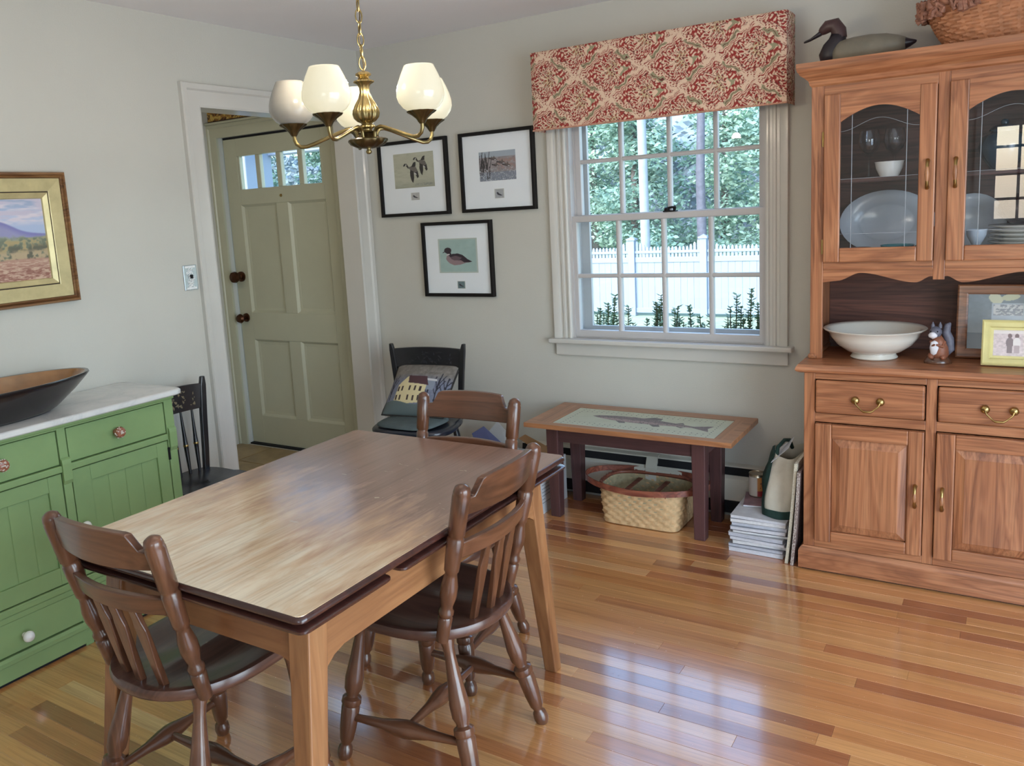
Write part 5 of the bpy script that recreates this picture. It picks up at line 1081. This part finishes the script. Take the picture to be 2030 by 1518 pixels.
for sx in (0, 1):
    for sy in (0, 1):
        x = (1.308, 2.024)[sx]; y = (-.368, -.122)[sy]
        part('leg', G().loft([[(x+a, y+c, z), (x+b, y+c, z), (x+b, y+d, z), (x+a, y+d, z)] for z, a, b, c, d in ((0, .006, .056, .006, .056), (.38, 0, .062, 0, .062), (BZ-.022, 0, .062, 0, .062))]), PLUM('Z'), LT, bevel=.004)
for y in (-.360, -.080): part('apron', G().box(1.368, 2.026, y, y+.020, .385, BZ-.023), PLUM('X'), LT)
for x in (1.318, 2.056): part('apron', G().box(x, x+.020, -.308, -.120, .385, BZ-.023), PLUM('Y'), LT)
# woven basket under it
BK = thing('splint_basket', 'pale woven splint basket with red brown hoop handles under the low table', 'basket', (1.75, -.205, 0))
def bring(q, z, e=0, n=160, K=0):
    rr = []
    for j in range(n):
        a = 2*PI*j/n; c, s = math.cos(a), math.sin(a); p = 7.5-4.2*q; r0 = (abs(c)**p+abs(s)**p)**(-1/p); w_ = e*math.sin(a*n/6+PI*K)
        rr.append((1.755+(.186+.030*q+w_)*r0*c, -.200+(.132+.012*q+w_)*r0*s, z))
    return rr
rings = [bring(0, .004)]
rows_ = 9
for k in range(rows_):
    z0 = .006+.168*k/rows_; dz_ = .168/rows_; q = k/rows_
    rings += [bring(q, z0+.1*dz_, .0, K=k), bring(q, z0+.5*dz_, .0055, K=k), bring(q, z0+.9*dz_, .0, K=k)]
rings.append(bring(1, .178))
M_SPL = paint('pale_splint', S(212, 176, 130), .7, .2, 40, .0005, 220)
part('woven_body', G().loft(rings, False).add(rings[0], [tuple(range(159, -1, -1))]), M_SPL, BK, smooth=55)
inner = [[(1.755+(x-1.755)*f, -.200+(y+.200)*f, z) for x, y, z in bring(q, zz)] for q, zz, f in ((1, .178, .985), (.6, .10, .975), (0, .012, .96))]
part('lining', G().loft(inner, False).add(inner[-1], [tuple(range(160))]), paint('splint_inside', S(176, 162, 128), .8, .2, 40), BK, smooth=55)
M_HOOP = wood('red_hoop', S(96, 48, 38), S(132, 70, 54), S(156, 92, 70), 'X', 1, .45)
part('rim_hoop', G().tube([(x, y, .178) for x, y, z in bring(1.05, .178)[::2]], .0095, 8, loop=True), M_HOOP, BK, smooth=60)
hoop = [(1.752+.300*math.cos(2*PI*j/64), -.215+.172*math.sin(2*PI*j/64), .188+.012*abs(math.cos(2*PI*j/64))) for j in range(64)]
part('handle_hoop', G().loft([[(x, y, z-.014), (x+.004*math.cos(2*PI*j/64), y+.004*math.sin(2*PI*j/64), z-.014), (x+.004*math.cos(2*PI*j/64), y+.004*math.sin(2*PI*j/64), z+.014), (x, y, z+.014)] for j, (x, y, z) in enumerate(hoop)], loop=True), M_HOOP, BK, smooth=30)
g = G(); bb = bring(1.03, .178)
for j in range(0, 160, 5):
    x, y, z = bb[j]; x2, y2, z2 = bb[(j+3) % 160]; g.tube([(x, y, z-.016), (x+(x-1.755)*.03, y+(y+.2)*.05, z), (x2, y2, z2+.012)], .0028, 5)
part('lashing', g, M_HOOP, BK, kind='stuff')
for x in (1.66, 1.80): part('rib', G().box(x, x+.022, -.325, -.075, .150, .155), M_HOOP, BK)

# ------------------------------------------------------------------ magazines, can, tote and mats beside the hutch
rdm = random.Random(4); z = 0.0
MAGC = [(196, 198, 206), (150, 152, 162), (206, 206, 210), (178, 180, 190), (196, 196, 200), (120, 118, 128), (190, 192, 200), (204, 204, 208), (160, 160, 170), (210, 210, 214)]
MLAB = ['bottom white magazine lying on the floor under the whole stack', 'second magazine up from the floor in the pile beside the hutch', 'third magazine up in the pile, pale grey fore edge', 'fourth magazine up in the pile, just under the middle', 'fifth magazine up, in the middle of the floor pile', 'dark edged magazine just above the middle of the pile', 'seventh magazine up in the pile beside the hutch', 'eighth magazine up, third from the top of the pile', 'grey edged magazine second from the top of the pile', 'topmost white magazine with its curling cover beneath the green tote']
for k in range(10):
    th_ = (.020, .013, .015, .014, .017, .012, .015, .014, .016, .012)[k]; rz = rdm.uniform(-.05, .05); ox, oy = rdm.uniform(-.006, .006), rdm.uniform(-.006, .006)
    t = thing('magazine', MLAB[k], 'magazine', (2.318+ox, -.275+oy, z), rz, 'pile of magazines beside the hutch')
    wv = lambda x: .004*math.sin(x*9+k) if k == 9 else .0012*math.sin(x*14+k)
    xs = samples(-.112, .112, 14)
    part('pages', G().loft([[(x, -.134, .001+wv(x)*.4), (x, .134, .001+wv(x)*.4), (x, .134, th_-.0015+wv(x)), (x, -.134, th_-.0015+wv(x))] for x in xs]), paint('page_edges_%d' % (k % 3), S(*((206, 206, 212), (186, 188, 198), (214, 213, 214))[k % 3]), .8, .10, 60), t, w=False)
    cm = paint('cover_%d' % k, S(*MAGC[k]), .35, .12, 20)
    part('cover', G().loft([[(x, -.1355, th_-.0015+wv(x)), (x, .1355, th_-.0015+wv(x)), (x, .1355, th_+wv(x)), (x, -.1355, th_+wv(x))] for x in samples(-.1135, .1135, 14)]), cm, t, w=False)
    z += th_+.0016
t = thing('magazine', 'mauve covered magazine on the very top of the pile under the tin can', 'magazine', (2.290, -.205, z+.004), .18)
part('pages', G().box(-.075, .075, -.085, .085, 0, .006), M_PAPER, t, w=False)
part('cover', G().box(-.076, .076, -.086, .086, .006, .0075), paint('mauve_cover', S(148, 118, 128), .35, .35, 18), t, w=False)
zt = z+.012
def canlab(u, v):
    img = base(u, (214, 208, 200)); img = put(img, (u > .40) & (u < .86), (196, 132, 72)); img = put(img, (u > .40) & (u < .86) & (v < .30), (150, 44, 50)); img = put(img, (u > .46) & (u < .80) & (v > .42) & (v < .78) & (fbm(u*24, v*10, 2, 5) > .55), (120, 70, 48)); return img
t = thing('tin_can', 'small tin can with an orange and red label on the magazines beside the tote', 'can', (2.258, -.160, zt))
part('body', G().lathe([(.036, 0), (.0375, .002), (.0375, .098), (.036, .100)], 36, Matrix.Translation((2.258, -.160, zt))), metal('tin', S(190, 180, 160), .3), t, smooth=50)
pgrid('label', lambda u, v: (2.258+.0380*np.cos(2*PI*u-PI*1.26), -.160+.0380*np.sin(2*PI*u-PI*1.26), zt+.006+.086*v), 60, 30, canlab, M_PRINT, t)
part('lid', G().lathe([(.030, .099), (.0385, .100), (.0385, .104), (.034, .104), (.032, .101), (.001, .101)], 36, Matrix.Translation((2.258, -.160, zt))), metal('tin', S(190, 180, 160)), t, smooth=50)
# canvas tote leaning on the hutch side
TB = thing('canvas_tote', 'off white canvas tote with dark green trim leaning against the hutch side', 'bag', (2.395, -.225, 0.012))
def tote_ring(q, grow=0.0, z0=.165, z1=.425):
    z = z0+(z1-z0)*q; hw = .078-.020*q+.012*math.sin(PI*q)+grow; hd = .150-.045*q+grow; cx = 2.392+.018*q; cyq = -.225; n = 40; rr = []
    for j in range(n):
        a = 2*PI*j/n; c, s = math.cos(a), math.sin(a); p = 3.4; r0 = (abs(c)**p+abs(s)**p)**(-1/p); wr = .005*math.sin(3*a+6*q)+.003*math.sin(7*a-9*q)
        rr.append((cx+(hw+wr)*r0*c, cyq+(hd+wr)*r0*s, z+.012*math.sin(2*a+1)*q))
    return rr
M_CANV = paint('natural_canvas', S(204, 198, 182), .9, .10, 9, .001, 70); M_DGRN = paint('dark_green_canvas', S(32, 58, 52), .9, .2, 30, .0008, 80)
part('body', G().loft([tote_ring(q/12) for q in range(13)], False).add(tote_ring(0), [tuple(range(39, -1, -1))]), M_CANV, TB, smooth=70)
part('green_bottom', G().loft([tote_ring(-.03, -.006), tote_ring(0, .0045), tote_ring(.09, .0045), tote_ring(.12, .003)], False).add(tote_ring(-.03, -.006), [tuple(range(39, -1, -1))]), M_DGRN, TB, smooth=50)
sg = G(); sidepts = [tote_ring(q/10, .004) for q in range(11)]
for jj in (25,):
    sg.loft([[tuple(Vector(r[jj+o])+Vector((dx_, dx_, 0))) for o, dx_ in ((-6, -.001), (-4, -.003), (-2, -.003), (0, -.003), (1, -.001), (0, .004), (-3, .004))] for r in sidepts])
part('green_gusset', sg, M_DGRN, TB, smooth=40)
hp = [(2.372, -.315, .40), (2.376, -.300, .450), (2.392, -.250, .470), (2.400, -.190, .455), (2.402, -.150, .41)]
part('handle', G().tube(hp, .008, 8), M_DGRN, TB, smooth=60)
part('flap', G().loft([[(2.360+.060*u, -.355+.05*u, .395+.055*u), (2.360+.060*u, -.20, .415+.055*u), (2.361+.060*u, -.20, .418+.055*u), (2.361+.060*u, -.355+.05*u, .398+.055*u)] for u in (0, .3, .6, 1)]), M_PAPER, TB)
# folded mats standing against the hutch side
for k, (xb, xt, c1, c2, lab, hgt) in enumerate(((2.476, 2.492, (120, 98, 92), (196, 186, 176), 'brown flecked woven mat standing on edge tight against the hutch side', .40), (2.452, 2.478, (206, 198, 178), (176, 164, 140), 'cream woven mat standing on edge between the tote and the flecked mat', .43))):
    def mat_img(u, v, c1=c1, c2=c2): 
        img = base(u, c1); return put(img, fbm(u*60, v*90, 2, 70+k) > (.52 if k == 0 else .6), c2)
    t = thing('woven_mat', lab, 'mat', ((xb+xt)/2, -.25, 0))
    def slabm(off): return lambda u, v: (xb-.010*(1-v)**2+(xt-xb)*v+off, -.455+k*.01+.33*u, .001+hgt*v)
    xs2 = []
    g = G().loft([[(xb-.010*(1-v)**2+(xt-xb)*v+o, yy, .001+hgt*v) for o, yy in ((-.006, -.455+k*.012), (.006, -.455+k*.012), (.006, -.10), (-.006, -.10))] for v in samples(0, 1, 10)])
    part('core', g, paint('mat_fleck_%d' % k, S(*c1), .95, .5, 160, .002, 90), t, smooth=30)
    pgrid('front_edge', lambda u, v: (xb-.010*(1-v)**2+(xt-xb)*v-.0058+.0116*u, -.456+k*.012+0*u, .003+(hgt-.004)*v), 8, 120, mat_img, M_FABRIC, t)
# open carton with papers between the black chair and the low table
CT = thing('open_carton', 'white open cardboard carton on the floor behind the far dining chair', 'box', (1.07, -.25, 0))
qx0, qx1, qy0, qy1, qz = .880, 1.268, -.380, -.090, .235
M_CART = paint('carton_white', S(200, 200, 202), .7, .05, 12); M_KRAFT = paint('kraft_board', S(158, 120, 84), .8, .10, 12)
part('carton', G().loft([[(qx0, qy0, 0), (qx1, qy0, 0), (qx1, qy1, 0), (qx0, qy1, 0)], [(qx0, qy0, qz), (qx1, qy0, qz), (qx1, qy1, qz), (qx0, qy1, qz)], [(qx0+.004, qy0+.004, qz), (qx1-.004, qy0+.004, qz), (qx1-.004, qy1-.004, qz), (qx0+.004, qy1-.004, qz)], [(qx0+.004, qy0+.004, .005), (qx1-.004, qy0+.004, .005), (qx1-.004, qy1-.004, .005), (qx0+.004, qy1-.004, .005)]]), M_CART, CT)
part('flap', G().loft([[(qx1-.15, qy1-.02, qz), (qx1-.01, qy1-.02, qz), (qx1-.01, qy1-.016, qz), (qx1-.15, qy1-.016, qz)], [(qx1-.26, qy1-.03, qz+.065), (qx1-.22, qy1-.03, qz+.090), (qx1-.22, qy1-.026, qz+.090), (qx1-.26, qy1-.026, qz+.065)]]), M_KRAFT, CT)
g = G()
for k in range(9): g.box(qx1-.001, qx1+.0006, -.36+.0, -.36+.012+.20*rdm.random(), .055+.018*k, .058+.018*k)
part('printed_lines', g, paint('grey_print', S(110, 112, 120), .7), CT, kind='stuff')
def sheet(nm, lab, pts, m, cat):
    g = G(); n = (Vector(pts[1])-Vector(pts[0])).cross(Vector(pts[2])-Vector(pts[0])).normalized()*.0025
    g.loft([[tuple(Vector(p)) for p in pts], [tuple(Vector(p)+n) for p in pts]]); return solo(nm, g, m, lab, cat)
# floor -> folder corners peeping out of the carton
sheet('folder', 'blue folder sticking up out of the carton behind the far chair', [(.890, -.220, .02), (1.03, -.220, .02), (.985, -.205, .270), (.848, -.205, .373), (.771, -.205, .326)], paint('blue_folder', S(88, 94, 132), .5, .08, 10), 'folder')
sheet('pamphlet', 'pale grey pamphlet standing up behind the blue folder in the carton', [(.955, -.185, .02), (1.08, -.185, .02), (1.03, -.170, .28), (.915, -.170, .398), (.850, -.170, .330)], paint('grey_pamphlet', S(176, 178, 180), .5, .06, 10), 'pamphlet')
sheet('binder', 'dark green binder tilted at the back of the carton beside the low table', [(1.10, -.13, .02), (1.255, -.13, .02), (1.255, -.10, .290), (1.20, -.10, .318)], paint('green_binder', S(48, 58, 50), .5, .1, 10), 'binder')

# ------------------------------------------------------------------ black painted chairs and pillow
def black_chair(label, loc, rz, spind, sw=.40, seat_z=.425, group='black painted side chairs', tw=.40, navy=False, k=1.0, bh=.43, hs=1.0):
    t = thing('side_chair', label, 'chair', loc, rz, group)
    n = 44
    def out(a):
        c, s = math.cos(a), math.sin(a); p = 3.4; r = (abs(c/(sw/2+.012*(s > 0)))**p+abs(s/.195)**p)**(-1/p); return r*c, r*s
    O = [out(2*PI*j/n) for j in range(n)]; rings = []
    sm_ = paint('navy_black_seat', S(26, 30, 44), .3, .1, 6, coat=.4) if navy else BLK('X')
    for k, z in ((.05, -.006), (.5, -.006), (.85, -.002), (.95, 0), (1.0, -.010), (1.0, -.022), (.96, -.034), (.05, -.034)): rings.append([(x*k, y*k, seat_z+z+(.010 if k <= .96 and z > -.02 else 0)*max(0, -y/.195)**2) for x, y in O])
    part('seat', G().loft(rings), sm_, t, smooth=50, w=False)
    for sx in (-1, 1):
        path = [Vector((sx*tw*bh, -.150, seat_z-.02)), Vector((sx*tw*(.25*.52+.75*bh), -.150-.020*k, seat_z+.10*hs)), Vector((sx*tw*(.55*.52+.45*bh), -.150-.075*k, seat_z+.26*hs)), Vector((sx*tw*.505, -.150-.140*k, seat_z+.385*hs)), Vector((sx*tw*.52, -.150-.175*k, seat_z+.425*hs))]
        g = G().loft([[tuple(p+Vector((a*w_, b*.010, 0))) for a, b in ((-1, -1), (1, -1), (1, 1), (-1, 1))] for p, w_ in zip(path, (.014, .015, .016, .015, .009))])
        part('back_post', g, BLK('Z'), t, bevel=.004, w=False)
        for a, b in (((sx*sw*.36, .14, seat_z-.03), (sx*sw*.44, .185, 0)), ((sx*sw*.34, -.13, seat_z-.03), (sx*sw*.42, -.20, 0))):
            part('leg', G().turned(a, b, [(0, .014), (.1, .016), (.3, .019), (.32, .021), (.34, .019), (.7, .015), (.72, .018), (.74, .015), (1, .010)], 12), BLK('Z'), t, smooth=45, w=False)
        part('stretcher', G().turned((sx*sw*.395, -.168, .19), (sx*sw*.405, .162, .17), [(0, .008), (.5, .011), (1, .008)], 10), BLK('Y'), t, smooth=45, w=False)
    part('stretcher', G().turned((-sw*.41, .170, .22), (sw*.41, .170, .22), [(0, .008), (.3, .010), (.35, .014), (.65, .014), (.7, .010), (1, .008)], 10), BLK('X'), t, smooth=45, w=False)
    def py(z): 
        q = (z-seat_z)/hs; return -.150-k*(.02*q/.1 if q < .10 else (.020+.055*(q-.1)/.16 if q < .26 else .075+.065*(q-.26)/.125))
    hw = tw*.475; xs = samples(-hw, hw, 24); zb, zt_ = seat_z+.285*hs, seat_z+.395*hs
    cr_ = part('crest', G().loft([[(x, py(zb)-.022*(1-(x/hw)**2)-.008, zb), (x, py(zb)-.022*(1-(x/hw)**2)+.008, zb), (x, py(zt_)-.022*(1-(x/hw)**2)+.008, zt_+.006*(1-(x/hw)**2)), (x, py(zt_)-.022*(1-(x/hw)**2)-.008, zt_+.006*(1-(x/hw)**2))] for x in xs]), BLK('X'), t, bevel=.003, smooth=35, w=False)
    gg = G(); rr_ = random.Random(9)
    for kk in range(44):
        x = rr_.uniform(-.8, .8)*hw*(.9 if kk % 2 else .5); zz = rr_.uniform(zb+.02, zt_-.02); yy = py(zz)-.022*(1-(x/hw)**2)+.0082; a = rr_.uniform(0, 6.28); L = rr_.uniform(.006, .014)
        gg.add([(x-L*math.cos(a), yy, zz-L*math.sin(a)), (x+L*.4*math.sin(a), yy+.0006, zz-L*.4*math.cos(a)), (x+L*math.cos(a), yy, zz+L*math.sin(a)), (x-L*.4*math.sin(a), yy+.0006, zz+L*.4*math.cos(a))], [(0, 1, 2, 3)])
    part('stencil', gg, paint('gold_stencil_dim' if navy else 'gold_stencil', S(*((40, 38, 44) if navy else (120, 108, 84))), .5, .3, 60), cr_, w=False, kind='stuff')
    for ks in range(spind):
        x = -hw+2*hw*(ks+1)/(spind+1); p0 = Vector((x*.92, -.150, seat_z-.01)); p1 = Vector((x, py(zb)-.022*(1-(x/hw)**2), zb+.01))
        s_ = part('spindle', G().turned(p0, p1, [(0, .006), (.35, .0095), (.45, .0105), (.47, .012), (.49, .0105), (.60, .0085), (1, .0045)], 12), BLK('Z'), t, smooth=45, w=False)
        part('gold_ring', G().turned(p0.lerp(p1, .455), p0.lerp(p1, .485), [(0, .0112), (.5, .0126), (1, .0112)], 12), M_BRASS, s_, smooth=45, w=False)
    return t
black_chair('black stencilled spindle back chair between the sideboard and the cased opening', (.292, -1.566, 0), -PI/2, 4, .335, .422, tw=.290, k=.36, bh=.38)
black_chair('black painted chair holding a house pillow, against the window wall by the doorway', (.580, -.420, 0), PI+.18, 0, .43, .425, tw=.415, navy=True, bh=.42, hs=.925)
def house(u, v):
    img = base(u, (120, 114, 108))+((fbm(u*8, v*6, 3, 81)-.5)*40)[..., None]; img = put(img, np.clip((.76-v)*6, 0, 1), (112, 116, 134)); img = img+((fbm(u*26, v*26, 2, 82)-.5)*18)[..., None]
    T_ = (44, 44, 54)
    for x0, L in ((.08, 1), (.84, 1.25), (.95, 1.1), (.72, .9)):
        img = put(img, seg(u, v, x0, .25, x0+.01, .25+.42*L, .010), T_)
        for d, h0 in ((-.09, .44), (.08, .50), (-.06, .56), (.07, .60)): img = put(img, seg(u, v, x0, h0-.08, x0+d, h0+.12*L, .006), T_)
    img = put(img, poly(u, v, [(.66, .45), (.80, .45), (.80, .62), (.66, .62)]), (128, 136, 150)); img = put(img, poly(u, v, [(.64, .62), (.66, .66), (.80, .66), (.82, .62)]), (190, 190, 192))
    Wl = (208, 194, 152); img = put(img, poly(u, v, [(.18, .20), (.36, .17), (.36, .64), (.33, .70), (.20, .52)]), Wl); img = put(img, poly(u, v, [(.36, .17), (.68, .21), (.68, .53), (.36, .56)]), Wl)
    img = put(img, poly(u, v, [(.33, .71), (.37, .56), (.71, .53), (.64, .70)]), (78, 52, 56))
    for x, y in ((.22, .44), (.29, .45), (.42, .46), (.51, .455), (.60, .45), (.21, .28), (.28, .285), (.42, .28), (.51, .275), (.60, .28)): img = put(img, (np.abs(u-x) < .017) & (np.abs(v-y) < .046), (62, 48, 48))
    return put(img, v < .20+.03*np.sin(u*9), (92, 104, 104))
PL = thing('house_pillow', 'pillow picturing a cream house among bare trees, propped on the black chair', 'pillow', (.560, -.42, .428))
px_, py_, pz_, pw_, ph_, tl = .555, -.440, .425, .365, .300, .66
def pill(s):
    def f(u, v):
        x = (u-.5)*pw_*(1-.05*np.sin(PI*v)); zz = v*ph_; b = .062*(np.clip(np.sin(PI*u), 0, 1)*np.clip(np.sin(PI*v), 0, 1))**.45*s
        ca, sa = math.cos(.16), -math.sin(.16); Y = zz*math.sin(tl)-b*math.cos(tl); Z = zz*math.cos(tl)+b*math.sin(tl); return px_+x*ca-Y*sa*0, py_+Y-x*sa, pz_+Z+.014+.020
    return f
pgrid('front', pill(1), 130, 120, house, M_FABRIC, PL); pgrid('back', pill(-1), 40, 40, lambda u, v: base(u, (80, 92, 96)), M_FABRIC, PL)
pe = [pill(0)(np.array(a), np.array(b)) for a, b in [(k/14, 0.) for k in range(14)]+[(1., k/14) for k in range(14)]+[(1-k/14, 1.) for k in range(14)]+[(0., 1-k/14) for k in range(14)]]
part('fringe', G().tube([tuple(float(q) for q in p) for p in pe], .006, 6, loop=True), paint('fringe_dark', S(48, 46, 44), .9, .3, 100), PL, smooth=60)
cu = thing('seat_cushion', 'flat grey green cushion on the black chair under the house pillow', 'cushion', (.575, -.462, .430))
rings = []
for k, z in ((.05, .024), (.6, .024), (.88, .018), (.97, .008), (.97, .002), (.88, -.002), (.05, -.002)):
    rr = []
    for j in range(40):
        a = 2*PI*j/40; c, s = math.cos(a), math.sin(a); p = 3.6; r0 = (abs(c)**p+abs(s)**p)**(-1/p); rr.append((.575+.178*k*r0*c, -.462+.150*k*r0*s, .432+z))
    rings.append(rr)
part('cover', G().loft(rings), paint('cushion_grey_green', S(84, 96, 98), .9, .12, 20, .0006, 120), cu, smooth=60)
